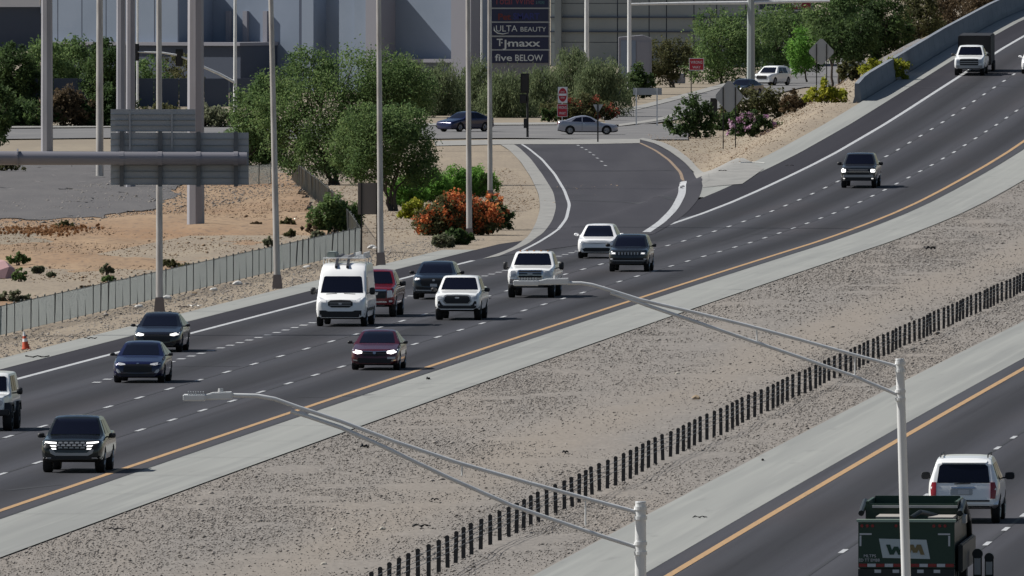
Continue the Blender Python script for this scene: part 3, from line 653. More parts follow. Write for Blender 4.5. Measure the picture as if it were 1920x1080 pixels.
t6.panel('lower_bumper', sym([(0,.34),(.8,.34),(.92,.46),(.92,.52),(0,.52)]), M_trim, 'f', .02)
t6.panel('bumper_strip', [(.62,.44),(.88,.44),(.88,.48),(.62,.48)], M_silver, 'f', .035, both=True)
t6.mirrors(1.75, 1.10, M_trim, (.22,.16)); t6.place(*X_of(134, 889))

# ---- cars
c1 = sedan('red_sedan', 'maroon sedan with bright headlights and a chrome grille strip', paint('maroon_paint', (.075,.006,.014), .22, .3))
c1.panel('grille', sym([(0,.52),(.42,.54),(.46,.70),(0,.70)]), M_trim, 'f', .015)
c1.panel('grille_strip', sym([(0,.685),(.46,.70),(.46,.725),(0,.71)]), M_chrome, 'f', .03)
c1.panel('badge', rrect(-.055,.055,.60,.70,.03), M_chrome, 'f', .045)
c1.panel('headlight', [(.46,.63),(.62,.60),(.80,.66),(.83,.77),(.70,.755),(.46,.71)], M_lit, 'f', .02, both=True)
c1.panel('lower_intake', sym([(0,.27),(.55,.27),(.66,.36),(.60,.46),(0,.44)]), M_trim, 'f', .015)
c1.panel('fog_strip', [(.62,.34),(.80,.36),(.80,.41),(.64,.39)], M_chrome, 'f', .03, both=True)
c1.panel('license_plate', rrect(-.15+.62,.15+.62,.42,.50,.01), M_plate, 'f', .02); c1.place(*X_of(702, 696))
c2 = sedan('blue_hatchback', 'dark navy blue hatchback straddling the dotted lane beside the black car', paint('navy_paint', (.005,.007,.045), .2, .3), 1.84, 1.46, 4.5, rim=M_rimdark)
c2.panel('grille', sym([(0,.38),(.52,.40),(.50,.62),(.38,.68),(0,.68)]), M_trim, 'f', .015)
c2.panel('badge', rrect(-.05,.05,.69,.73,.02), M_chrome, 'f', .02)
c2.panel('headlight', [(.44,.66),(.62,.64),(.82,.68),(.84,.77),(.70,.745),(.46,.70)], M_lamp, 'f', .02, both=True)
c2.panel('fog_lamp', [(.60,.38),(.70,.36),(.78,.44),(.76,.52),(.66,.47)], M_lamp, 'f', .02, both=True)
c2.panel('lower_intake', sym([(0,.26),(.6,.27),(.6,.34),(0,.34)]), M_trim, 'f', .015); c2.place(*X_of(258, 720))
c3 = sedan('black_sedan', 'black sedan with lit headlights just behind the navy hatchback', paint('black_paint', (.006,.006,.009), .18, .1), 1.85, 1.48, 4.85, rim=M_rimdark)
c3.panel('grille', sym([(0,.40),(.50,.42),(.54,.66),(0,.68)]), M_trim, 'f', .015)
c3.panel('headlight', [(.50,.64),(.66,.62),(.84,.67),(.85,.76),(.70,.75),(.50,.70)], M_dim, 'f', .02, both=True)
c3.panel('lower_intake', sym([(0,.27),(.65,.28),(.6,.36),(0,.36)]), M_trim, 'f', .015); c3.place(*X_of(294, 662))
c4 = suv('blue_crossover', 'dark steel blue crossover with a wide black grille ahead of the white pickup', paint('steel_blue_paint', (.02,.032,.05), .22, .3), 1.90, 1.61, 4.7, 1.04, 1.3, .76)
c4.cabin(1.12, 1.54, .72, .58, side=[[(1.75,1.1),(2.75,1.1),(2.75,1.5),(2.2,1.5)],[(2.85,1.1),(3.7,1.1),(3.6,1.48),(2.85,1.5)]])
c4.panel('grille', sym([(0,.58),(.50,.58),(.58,.72),(.52,.90),(0,.92)]), M_trim, 'f', .015); c4.panel('badge', rrect(-.06,.06,.80,.88,.03), M_silver, 'f', .03)
c4.panel('headlight', [(.58,.84),(.86,.84),(.90,.95),(.6,.93)], M_lamp, 'f', .02, both=True); c4.panel('daytime_lamp', rrect(.62,.72,.87,.92,.02), M_dim, 'f', .035, both=True)
c4.panel('lower_bumper', sym([(0,.30),(.85,.32),(.92,.5),(.92,.56),(0,.52)]), M_trim, 'f', .015); c4.panel('bumper_strip', sym([(0,.36),(.78,.38),(.78,.425),(0,.41)]), M_silver, 'f', .03)
c4.panel('license_plate', rrect(-.15,.15,.56,.68,.01), M_plate, 'f', .03)
c4.mirrors(1.85, 1.14, M_trim, (.22,.15)); c4.place(*X_of(813, 563))
c5 = suv('white_crossover', 'smooth white electric crossover coming off the ramp with a grille-less nose', paint('pearl_white_paint', (.88,.88,.88), .25), 1.92, 1.62, 4.75, .98, 1.05, .72, nose=.72, rear_slant=.35)
c5.cabin(1.04, 1.56, .73, .55, side=[[(1.6,1.08),(2.6,1.08),(2.6,1.5),(2.15,1.48)],[(2.7,1.08),(3.7,1.1),(3.4,1.46),(2.7,1.5)]])
c5.panel('headlight', [(.60,.76),(.86,.80),(.90,.88),(.80,.88),(.60,.80)], M_lamp, 'f', .02, both=True)
c5.panel('nose_panel', sym([(0,.70),(.60,.74),(.58,.78),(0,.76)]), M_silver, 'f', .01)
c5.panel('lower_intake', sym([(0,.32),(.62,.33),(.70,.46),(.55,.52),(0,.52)]), M_trim, 'f', .015)
c5.mirrors(1.6, 1.12, MATS['pearl_white_paint'], (.22,.15)); c5.place(*X_of(1119, 486))
c6 = suv('dark_suv', 'dark grey green SUV with seven-slot grille beside the white crossover', paint('dark_slate_paint', (.018,.022,.026), .22, .3), 1.87, 1.70, 4.65, 1.08, 1.3, .78, rw=.37, sill=.30)
c6.cabin(1.16, 1.62, .72, .60, side=[[(1.75,1.14),(2.7,1.14),(2.7,1.58),(2.15,1.58)],[(2.8,1.14),(3.7,1.14),(3.6,1.56),(2.8,1.58)]])
c6.panel('grille', rrect(-.52,.52,.78,.92,.03), M_trim, 'f', .015)
for k in range(7): c6.panel('grille_slot', rrect(-.47+k*.145,-.40+k*.145,.79,.91,.01), M_silver, 'f', .03)
c6.panel('headlight', [(.56,.80),(.88,.82),(.90,.92),(.58,.91)], M_lamp, 'f', .02, both=True); c6.panel('daytime_lamp', rrect(.60,.76,.83,.89,.02), M_dim, 'f', .035, both=True)
c6.panel('lower_bumper', sym([(0,.36),(.82,.38),(.92,.54),(.9,.66),(0,.64)]), M_trim, 'f', .015); c6.panel('bumper_strip', rrect(-.78,.78,.50,.53,.01), M_silver, 'f', .03)
c6.panel('fog_lamp', rrect(.70,.84,.57,.62,.02), M_lamp, 'f', .03, both=True)
c6.mirrors(1.85, 1.2, M_trim, (.22,.16)); c6.place(*X_of(1178, 511))
# boxy white off-roader at the frame edge
c7 = Car('off_roader', 'boxy white off-roader with black fender flares and upright screen', 'car', 4.3, 1.80, 1.86, [(0,.95),(.04,1.10),(.3,1.16),(1.25,1.20),(1.3,1.24),(1.62,1.78),(1.75,1.86),(4.2,1.86),(4.3,1.2)], [(0,1.0),(1.3,1.14),(4.3,1.16)], .86, [(0,.55),(.3,.48),(4.3,.5)], (.6, 3.1), .42, MATS['white_paint'], plan=[(0,.66),(.05,.72),(.3,.76),(1.2,.88),(1.4,.90),(4.3,.9)], rim=M_rimdark, tw=.3)
c7.cabin(1.28, 1.76, .62, .58, side=[[(1.75,1.26),(2.5,1.26),(2.5,1.76),(1.9,1.76)],[(2.6,1.26),(3.3,1.26),(3.3,1.76),(2.6,1.76)]])
for sx in (-1, 1):
    for y in (.6, 3.1): MB().prism([(y-.56,.62),(y-.42,.92),(y+.42,.92),(y+.56,.62),(y+.5,.62),(y+.38,.86),(y-.38,.86),(y-.5,.62)], 'x', sx*.66, sx*.90).build('fender_flare', M_trim, c7.root)
c7.panel('grille', rrect(-.5,.5,.74,1.06,.03), M_trim, 'f', .01)
for k in range(7): c7.panel('grille_slot', rrect(-.44+k*.13,-.37+k*.13,.78,1.02,.02), MATS['white_paint'], 'f', .03)
for sx in (-1, 1): MB().tube([(sx*.52,-.03,.92),(sx*.52,.06,.92)], .09, 16).build('headlight', M_lamp, c7.root)
MB().box(-.85,.85,-.2,.04,.52,.70).build('bumper', M_trim, c7.root, bevel=.03)
c7.mirrors(1.5, 1.28, M_trim, (.2,.24)); c7.place(*X_of(-30, 810))
# pale crossover at the right frame edge
c8 = suv('pale_crossover', 'pale white crossover next to the far white pickup', MATS['pearl_white_paint'], 1.86, 1.62, 4.6, 1.02, 1.2, .76)
c8.cabin(1.1, 1.55, .70, .57); c8.panel('headlight', [(.58,.80),(.86,.82),(.9,.92),(.6,.9)], M_lamp, 'f', .02, both=True); c8.panel('lower_intake', sym([(0,.34),(.6,.36),(.6,.56),(0,.56)]), M_trim, 'f', .015); c8.panel('fog_strip', rrect(.62,.84,.44,.48,.01), M_trim, 'f', .02, both=True)
c8.mirrors(1.75, 1.12, MATS['pearl_white_paint'], (.22,.15)); c8.place(*X_of(1940, 140))
# white full-size SUV seen from behind
c9 = suv('white_suv', 'white full-size SUV driving away, rear wiper and roof rails', MATS['white_paint'], 2.02, 1.86, 5.1, 1.18, 1.5, .80, rw=.40, sill=.40, rear_slant=.12)
c9.panel('rear_window', [(-.74,1.14),(.74,1.14),(.68,1.60),(.60,1.66),(-.60,1.66),(-.68,1.60)], M_glass, 'r')
c9.panel('side_window', [(2.1,1.2),(3.0,1.2),(3.0,1.68),(2.5,1.68)], M_glass, 's'); c9.panel('side_window', [(3.1,1.2),(3.9,1.2),(3.9,1.68),(3.1,1.68)], M_glass, 's'); c9.panel('side_window', [(4.0,1.22),(4.6,1.24),(4.5,1.66),(4.0,1.68)], M_glass, 's')
c9.panel('windshield', [(-.75,1.28),(.75,1.28),(.62,1.74),(-.62,1.74)], M_glass, 'f')
c9.panel('tail_light', [(.76,.70),(.90,.70),(.93,1.0),(.88,1.16),(.76,1.16)], M_red, 'r', .025, both=True)
c9.panel('plate_recess', rrect(-.26,.36,.80,.98,.03), M_silver, 'r', .01); c9.panel('license_plate', rrect(-.16,.15,.82,.95,.01), M_plate, 'r', .03); c9.panel('chrome_strip', rrect(-.34,.34,.985,1.03,.01), M_chrome, 'r', .035)
c9.panel('rear_bumper', sym([(0,.42),(.88,.42),(.98,.5),(.98,.66),(0,.66)]), MATS['white_paint'], 'r', .05); c9.panel('bumper_step', rrect(-.74,.74,.62,.665,.01), M_trim, 'r', .065)
c9.panel('rear_wiper', [(-.2,1.12),(.25,1.10),(.25,1.125),(-.2,1.15)], M_trim, 'r', .03); c9.panel('rear_spoiler', rrect(-.66,.66,1.70,1.78,.03), MATS['white_paint'], 'r', .06)
for sx in (-1, 1): MB().tube([(sx*.66,2.2,1.84),(sx*.66,2.3,1.92),(sx*.66,4.3,1.92),(sx*.66,4.4,1.84)], .02, 6).build('roof_rail', M_trim, c9.root)
c9.mirrors(2.05, 1.26, M_trim, (.28,.22)); p9 = X_of(1806, 984); c9.place(p9[0], p9[1], back=True)
# coupe crossing on the cross street, seen from its side
yc = G(1105, 250).y; sc_ = S(yc)
c10 = Car('silver_coupe', 'silver two-door coupe crossing on the street past the ramp', 'car', 4.35, 1.75, 1.36, [(0,.52),(.05,.60),(.2,.70),(.9,.80),(1.2,.86),(1.9,1.24),(2.3,1.35),(2.6,1.36),(3.1,1.28),(3.75,1.02),(4.2,.98),(4.3,.9),(4.35,.55)], [(0,.62),(1,.78),(2,.88),(3.6,.92),(4.35,.9)], .70, [(0,.24),(.25,.16),(3.9,.18),(4.35,.30)], (.82, 3.45), .31, paint('silver_paint', (.34,.35,.40), .3, .5))
c10.panel('side_window', [(1.55,.90),(2.55,.92),(2.55,1.27),(2.25,1.28),(2.0,1.22)], M_glass, 's', .012); c10.panel('side_window', [(2.62,.93),(3.35,.96),(3.0,1.2),(2.62,1.27)], M_glass, 's', .012)
c10.cabin(.90, 1.28, .62, .48); c10.panel('headlight', [(.5,.58),(.8,.6),(.82,.72),(.5,.66)], M_lamp, 'f', .02, both=True); c10.panel('tail_light', [(.5,.74),(.8,.74),(.8,.92),(.5,.88)], M_red, 'r', .02, both=True)
c10.panel('door_seam', [(2.58,.3),(2.60,.3),(2.60,.9),(2.58,.9)], M_trim, 's', .006); c10.panel('door_handle', [(2.38,.78),(2.54,.78),(2.54,.81),(2.38,.81)], M_chrome, 's', .02)
c10.mirrors(1.55, .95, MATS['silver_paint'], (.18,.12)); pc = G(1158, 253); c10.root.location = gp(pc.x, pc.y, .03); c10.root.rotation_euler = (0, 0, math.radians(92))
c11 = sedan('dark_blue_car', 'dark blue sedan on the cross street half behind two poles', MATS['navy_paint'], 1.8, 1.46, 4.6); pc = G(832, 248); c11.root.location = gp(pc.x, pc.y, .03); c11.root.rotation_euler = (0, 0, math.radians(-42))
c11.panel('tail_light', [(.5,.8),(.82,.8),(.82,.95),(.5,.95)], M_red, 'r', .02, both=True)
c12 = sedan('black_far_car', 'black car on the slip road behind the diamond sign', MATS['black_paint'], 1.85, 1.5, 4.8); c12.panel('headlight', [(.5,.64),(.84,.67),(.85,.76),(.50,.72)], M_lit, 'f', .02, both=True); pc = G(1375, 182); c12.root.location = gp(pc.x, pc.y, .03); c12.root.rotation_euler = (0, 0, math.radians(-24))
c13 = suv('far_white_suv', 'white SUV with a wide dark windscreen on the slip road', MATS['white_paint'], 1.95, 1.75, 4.8, 1.05, 1.3); c13.cabin(1.12, 1.62, .74, .62, side=[[(1.75,1.1),(2.75,1.1),(2.75,1.6),(2.2,1.6)],[(2.85,1.1),(3.8,1.1),(3.7,1.56),(2.85,1.6)]])
c13.panel('headlight', [(.58,.78),(.88,.8),(.9,.92),(.6,.9)], M_lamp, 'f', .02, both=True); c13.panel('grille', rrect(-.5,.5,.6,.9,.04), M_trim, 'f', .02); c13.mirrors(1.85, 1.2, M_trim); pc = G(1428, 161); c13.root.location = gp(pc.x, pc.y, .03); c13.root.rotation_euler = (0, 0, math.radians(-24))

# ---- refuse truck driving away
gt = empty('refuse_truck', label='dark green refuse truck driving away with white W M logo on its tailgate', cat='truck')
M_gg = paint('truck_green', (.010,.040,.022), .45, coat=.2); M_gk = paint('truck_dark', (.008,.012,.012), .5, coat=.1)
YT = 489.0; sT = S(YT); pT = at(1699, 1130, YT)
gt.location = gp(pT.x, YT, .03); gt.rotation_euler = (0, 0, -math.atan(float(heading(YT))) )
zT = lambda v: at(1699, v, YT).z - gt.location.z
xT = lambda u: (u - 1699) / sT
MB().box(xT(1609), xT(1790), 0, .25, zT(1066), zT(976)).build('tailgate', M_gg, gt, bevel=.02)
MB().box(xT(1609)+.03, xT(1790)-.03, .26, 8.2, .75, zT(976)-.06).build('body', M_gk, gt, bevel=.03)
MB().box(xT(1606), xT(1792), -.05, .2, zT(979), zT(974)).build('tailgate_lip', mat('pale_green_edge', (.30,.38,.30), .6), gt)
hp = MB(); zh = zT(938) - .12
hp.box(xT(1612), xT(1612)+.08, 3.0, 6.4, 1.9, zh); hp.box(xT(1786)-.08, xT(1786), 3.0, 6.4, 1.9, zh); hp.box(xT(1612)+.08, xT(1786)-.08, 3.0, 3.1, 1.9, zh-.06); hp.box(xT(1612)+.08, xT(1786)-.08, 6.3, 6.4, 1.9, zh+.04)
hp.build('hopper', M_gg, gt, bevel=.01)
MB().box(xT(1625), xT(1786), 2.86, 3.0, zh-.16, zh-.10).build('hopper_rail', M_silver, gt)
ar = MB()
for x in (xT(1604)+.02, xT(1792)): ar.tube([(x, 2.5, 2.2), (x, 4.6, zh-.05), (x, 7.5, 1.9), (x, 8.6, 1.0)], .075, 8)
ar.build('lift_arm', M_gk, gt)
MB().tube([(xT(1700)+.1, .4, zT(972)), (xT(1715)+.1, .8, zT(962)), (xT(1726)+.1, 1.4, zT(966)), (xT(1740)+.1, 2.4, zT(973))], .06, 8).build('hydraulic_hose', M_gk, gt)
MB().box(xT(1640), xT(1690), .5, 2.6, zT(976)-.02, zT(970)).build('roof_plate', mat('dusty_plate', (.3,.28,.25), .8), gt); MB().box(xT(1738), xT(1785), .5, 2.6, zT(976)-.02, zT(971)).build('roof_plate', MATS['dusty_plate'], gt)
MB().prism([(xT(1648),zT(1010)),(xT(1655),zT(1046)),(xT(1744),zT(1048)),(xT(1737),zT(1012))], 'y', -.02, .0).build('logo_board', mat('logo_white', (.5,.55,.54), .5), gt)
def text_mesh(txt, h, ext=.004, bold=0.0, spacing=1.0, sx=1.0, shear=0):
    cu = bpy.data.curves.new('lettering', 'FONT'); cu.body = txt; cu.size = h * 1.37; cu.extrude = ext; cu.offset = bold; cu.space_character = spacing; cu.align_x = 'CENTER'; cu.shear = shear; cu.resolution_u = 3
    o = bpy.data.objects.new('t', cu); COL.objects.link(o); dg = bpy.context.evaluated_depsgraph_get(); me = bpy.data.meshes.new_from_object(o.evaluated_get(dg)); bpy.data.objects.remove(o)
    me.transform(Matrix.Rotation(math.pi / 2, 4, 'X')); me.transform(Matrix.Diagonal((sx, 1, 1, 1))); return me
def text(txt, loc, h, m, parent, width=None, **k):
    me = text_mesh(txt, h, **k)
    if width:
        xs = [v.co.x for v in me.vertices]; w = max(xs) - min(xs); c = (max(xs) + min(xs)) / 2
        me.transform(Matrix.Translation((-c, 0, 0))); me.transform(Matrix.Diagonal((width / w, 1, 1, 1)))
    return link('lettering', me, m, parent, loc=loc)
def strokes(pts, m):
    b = MB()
    for (x0, z0), (x1_, z1) in zip(pts, pts[1:]): b.prism([(x0-.05, z0), (x0+.05, z0), (x1_+.05, z1), (x1_-.05, z1)], 'y', -.032 - .001*len(b.f)/6, -.021)
    b.build('lettering', m, gt)
zl, zu = zT(1040), zT(1021)
strokes([(xT(1665), zu), (xT(1672), zl), (xT(1680), zu-.05), (xT(1688), zl), (xT(1695), zu)], mat('logo_green', (.01,.05,.03), .5)); strokes([(xT(1702), zl), (xT(1709), zu), (xT(1716), zl+.05), (xT(1723), zu), (xT(1730), zl)], mat('logo_gold', (.20,.15,.06), .5))
M_wt = mat('white_lettering', (.55,.55,.55), .6)
text('MLTPS', (xT(1631), -.012, zT(1045)), .075, M_wt, gt, width=.30); text('ED TT EMBB', (xT(1630), -.012, zT(1053)), .075, M_wt, gt, width=.52)
for u, sgn in ((1610, 1), (1783, -1)):
    b = MB(); x0 = xT(u) + .02*sgn; b.box(min(x0, x0+.30*sgn), max(x0, x0+.30*sgn), -.012, .0, zT(1003), zT(1000)); b.box(min(x0, x0+.045*sgn), max(x0, x0+.045*sgn), -.012, .0, zT(1024), zT(1004.5)); b.build('reflective_corner', M_wt, gt)
for k in range(11):
    u0 = 1610 + k*16.3; MB().box(xT(u0), xT(u0+15.6), -.03, -.005, zT(1063), zT(1057)).build('reflective_tape', M_wt if k % 2 else M_red, gt)
MB().box(xT(1609), xT(1790), -.06, .2, zT(1082), zT(1067)).build('bumper_beam', M_gk, gt)
for u in (1646, 1680, 1726, 1757): MB().box(xT(u)-.08, xT(u)+.08, -.075, -.05, zT(1074), zT(1068)).build('reflector', M_wt, gt)
for u in (1616, 1626, 1636, 1680, 1751, 1762, 1772): MB().tube([(xT(u), -.03, zT(986)), (xT(u), .01, zT(986))], .04, 12).build('marker_lamp', M_red, gt)
MB().box(xT(1640), xT(1760), -.03, .15, .45, zT(1083)).build('mud_guard', mat('rusty_panel', (.16,.10,.05), .8), gt)
for y in (.9, 2.3, 7.2):
    for sx in (-1, 1): MB().tube([(sx*.72, y, .5), (sx*1.2, y, .5)], .5, 22).build('wheel', M_tyre, gt)
MB().box(-1.15, 1.15, 8.3, 10.0, .6, 2.15).build('cab', M_gk, gt, bevel=.08)
MB().box(xT(1795), xT(1795)+.12, .4, 8, .8, 1.5).build('side_tank', M_gk, gt, bevel=.03); MB().box(xT(1795)+.005, xT(1795)+.1, 2.6, 3.4, 1.95, 2.15).build('side_plate', M_silver, gt)
for k, (u, v, r) in enumerate(((1818, 1049, 10), (1840, 1056, 9))):
    b = MB(); x = xT(u) + .02; b.box(x - .11, x + .11, 4.2, 4.32, .55, zT(v)); b.tube([(x, 4.14, zT(v)), (x, 4.38, zT(v))], r / sT, 16); b.build('side_mirror', M_gk, gt, bevel=.01)
    MB().box(x - .08, x + .08, 4.14, 4.19, .62, zT(v) - .1).build('mirror_glass', M_silver, gt)
# ================================================================ STREET FURNITURE
# ---- cable barrier in the median
cb = empty('cable_barrier', gp(float(x1(560)) + 19.2, 560), label='long row of short black posts carrying steel cables along the median', cat='barrier')
pm = MB(); pm.box(-.054,.054,-.035,.035,-.1,.78); pm.tube([(0,-.04,.80),(0,.04,.80)], .062, 10); pm.box(-.03,.03,-.045,-.036,.3,.7); pme = pm.mesh('post')
Yp = 455.0; k = 0; posts = []
while Yp < 1115:
    X = float(x1(Yp)) + 19.2 + .04 * math.sin(k * 7.1); o = link('post', pme, M_post, cb, loc=gp(X, Yp, .0) - cb.location)
    o.rotation_euler = (random.gauss(0, .02), random.gauss(0, .018), -math.atan(float(heading(Yp)))); posts.append((X, Yp)); Yp += 3.42; k += 1
for h in (.42, .55, .70):
    MB().tube([gp(X, Y, h) - cb.location + Vector((.04, 0, 0)) for X, Y in posts[::2]], .009, 5).build('cable', M_cable, cb)

# ---- chain-link fence along the verge
def chain_mesh(L, H=1.15, p=.085, w=.0045):
    b = MB()
    for sgn in (-1, 1):
        k = -H
        while k < L + H:
            x0, x1_, z0, z1 = k, k + H, 0, H
            if x0 < 0: z0 = -x0; x0 = 0
            if x1_ > L: z1 = H - (x1_ - L); x1_ = L
            if x1_ > x0 and z1 > z0:
                a, c = (z0, z1) if sgn > 0 else (H - z0, H - z1)
                b.add([(sgn*.003, x0, a-w), (sgn*.003, x1_, c-w), (sgn*.003+w, x1_, c), (sgn*.003+w, x0, a), (sgn*.003, x0, a+w), (sgn*.003, x1_, c+w), (sgn*.003-w, x1_, c), (sgn*.003-w, x0, a)], [(0,1,2,3),(3,2,5,4),(4,5,6,7),(7,6,1,0)])
            k += p
    b.box(-.006,.006,0,L,H-.01,H+.012); return b.mesh('mesh_panel')
M_link = mat('chain_link', (.17,.185,.175), .6, metal=.3)
fpm = MB(); fpm.tube([(0,0,-.1),(0,0,1.24)], .034, 8); fpm.tube([(0,0,1.24),(0,0,1.27)], [.04,.015], 8); fpost = fpm.mesh('post')
M_fpost = mat('fence_post', (.06,.065,.065), .6, metal=.3)
CH = chain_mesh(3.42)
def fence(name, pts, label):
    f = empty(name, gp(*pts[0]), label=label, cat='fence'); a = Vector((*pts[0], 0)); rest = 0
    for i in range(len(pts) - 1):
        a, b = Vector(pts[i]), Vector(pts[i+1]); L = (b - a).length; n = max(1, round(L / 3.42)); d = (b - a) / n; ang = math.atan2(d.y, d.x) - math.pi / 2
        for k in range(n):
            q = a + d * k; z = gp(q.x, q.y) - f.location
            po = link('post', fpost, M_fpost, f, loc=z); po.rotation_euler = (random.gauss(0,.012), random.gauss(0,.03), 0)
            pn = link('mesh_panel', CH, M_link, f, loc=z + Vector((0,0,.04)), rz=ang); pn.scale = (1, d.length / 3.42, 1)
    return f
fp = [(float(x1(Y)) - 17.6, Y) for Y in np.arange(690, 973, 3.42 * 4)]
fence('chain_link_fence', fp, 'long grey chain-link fence between the freeway verge and the bare desert')
e0 = fp[-1]; q1, q2, q3 = G(636, 412), G(598, 378), G(548, 338)
fence('boundary_fence', [e0, (q1.x, q1.y), (q2.x, q2.y), (q3.x, q3.y)], 'grey chain-link fence running back behind the bushy shrub toward the trees')
a_, b_ = G(508, 345), G(462, 348); fence('short_fence', [(a_.x, a_.y), (b_.x, b_.y)], 'short stretch of grey fence under the green trees behind the sign')

# ---- lighting columns
def mast_light(name, base, top_h, label, arm=None, lean=0.0, r0=.13, r1=.075, skirt=True, mesh_arm=None):
    e = empty(name, base, label=label, cat='light pole')
    ms = M_polepaint
    MB().tube([(0,0,0),(lean*top_h*.5,0,top_h*.5),(lean*top_h,0,top_h)], [r0,(r0+r1)/2,r1], 14).build('pole', ms, e, smooth=40)
    if skirt:
        b = MB(); z0, z1 = -.05, .62; a, c = .24, .17
        b.add([(-a,-a,z0),(a,-a,z0),(a,a,z0),(-a,a,z0),(-c,-c,z1),(c,-c,z1),(c,c,z1),(-c,c,z1)], [(3,2,1,0),(4,5,6,7),(0,1,5,4),(1,2,6,5),(2,3,7,6),(3,0,4,7)])
        b.build('base_shroud', mat('rust_grey_shroud', (.20,.17,.16), .8), e, bevel=.02)
    t = Vector((lean*top_h, 0, top_h))
    MB().tube([t + Vector((0,0,-1.6)), t + Vector((2.2,0,-.3)), t + Vector((4.6,0,.25))], .04, 8).build('arm', ms, e, smooth=40)
    MB().box(4.5,5.2,-.13,.13,top_h+.17,top_h+.29).build('luminaire', M_galv, e, bevel=.04)
    return e
sb = [((299,585), 0.001, 'light pole at the verge whose upper half rises behind the sign gantry'), ((520,541), .022, 'leaning light pole on the verge behind the white van'), ((714,498), .008, 'light pole beside the blank brown sign at the fence end'), ((880,451), .006, 'light pole standing in front of the orange flowering bush'), ((919,392), .003, 'light pole rising out of the back of the orange flowering bush')]
for (u, v), ln, lb in sb:
    p = G(u, v)
    if u == 919: p = gp(at(919, 400, 1120).x, 1120)
    mast_light('light_pole', p, 15.2, lb, lean=-ln, r0=.15, r1=.10)

# ---- the two near lighting columns with twin-tube arms over the carriageway
def twin_arm(name, Y, px, label):
    """px: pixels of pole top, upper arm (pole to lamp), lower arm, struts, at distance Y"""
    topu, topv = px['top']; b0 = gp(at(topu, topv, Y).x, Y); e = empty(name, b0, label=label, cat='light pole')
    L = lambda u, v, dy=0: at(u, v, Y + dy) - b0
    t = L(topu, topv); x0 = L(px['foot'], 1080).x
    k = (0 - t.z) / (L(px['foot'], 1080).z - t.z)
    MB().tube([(t.x + (x0 - t.x) * k, 0, 0), (x0 + (t.x-x0)*.5, 0, (t.z + L(0,1080).z)/2), t], [.085, px['r']*1.06, px['r']], 18).build('pole', M_galv, e, smooth=40)
    MB().tube([t, t + Vector((0,0,.012))], [px['r']*1.08, px['r']*1.0], 18).build('pole_cap', M_galv, e)
    up = [L(*q) for q in px['upper']]; lo = [L(*q) for q in px['lower']]
    MB().tube(up, px['ra'], 10).build('upper_arm', M_galv, e, smooth=50); MB().tube(lo, px['ra'], 10).build('lower_arm', M_galv, e, smooth=50)
    for q in (px['upper'][0], px['lower'][0]):
        c = L(*q); c.x = t.x + (x0 - t.x) * .1
        for dz in (-.06, .06): MB().tube([c + Vector((0,0,dz-.022)), c + Vector((0,0,dz+.022))], px['r']*1.25, 18).build('clamp', M_galv, e)
    for (a, b) in px['struts']:
        MB().tube([L(*a), L(*b)], .012, 8).build('strut', M_galv, e)
    h0, h1 = px['head']; a, b = L(*h0), L(*h1); w = b.x - a.x; z0 = a.z
    hd = MB(); hd.box(a.x, a.x + w*.46, -.17, .17, z0 - .03, z0 + .05); hd.prism([(a.x + w*.40, z0 - .02), (b.x, z0 - .01), (b.x, z0 + .085), (a.x + w*.60, z0 + .075), (a.x + w*.5, z0 + .055), (a.x + w*.40, z0 + .04)], 'y', -.10, .10)
    lu = hd.build('luminaire', M_lumin, e, bevel=.012)
    fn = MB()
    for i in range(7): fn.box(a.x + w*(.10 + i*.05), a.x + w*(.115 + i*.05), -.13, .13, z0 + .051, z0 + .085)
    fn.build('cooling_fins', M_signback, e); MB().tube([(a.x + w*.76, 0, z0 + .08), (a.x + w*.76, 0, z0 + .125)], [.035, .03], 10).build('photocell', M_silver, e)
    return e
twin_arm('highway_lamp', 245, dict(top=(1201,942), foot=1201, r=.066, ra=.027, upper=[(1200,962),(1100,935),(990,905),(860,868),(740,828),(640,790),(560,764),(515,748),(482,742),(435,741)], lower=[(1200,1028),(1100,996),(960,948),(840,895),(720,838),(640,802),(575,780),(545,771)], struts=[((867,868),(866,892)),((1098,935),(1098,985))], head=((343,747),(436,745))),
    'grey street lamp with twin-tube arm reaching over the near end of the concrete shoulder')
twin_arm('highway_lamp', 295, dict(top=(1687,674), foot=1699, r=.064, ra=.028, upper=[(1686,688),(1600,665),(1500,637),(1400,610),(1290,583),(1200,562),(1140,543),(1110,534),(1090,531),(1064,531)], lower=[(1686,741),(1600,705),(1500,670),(1400,636),(1300,602),(1220,575),(1170,557),(1145,549)], struts=[((1419,618),(1419,640)),((1603,668),(1603,705))], head=((962,532),(1067,532))),
    'grey street lamp with twin-tube arm crossing in front of the heavy white pickup')

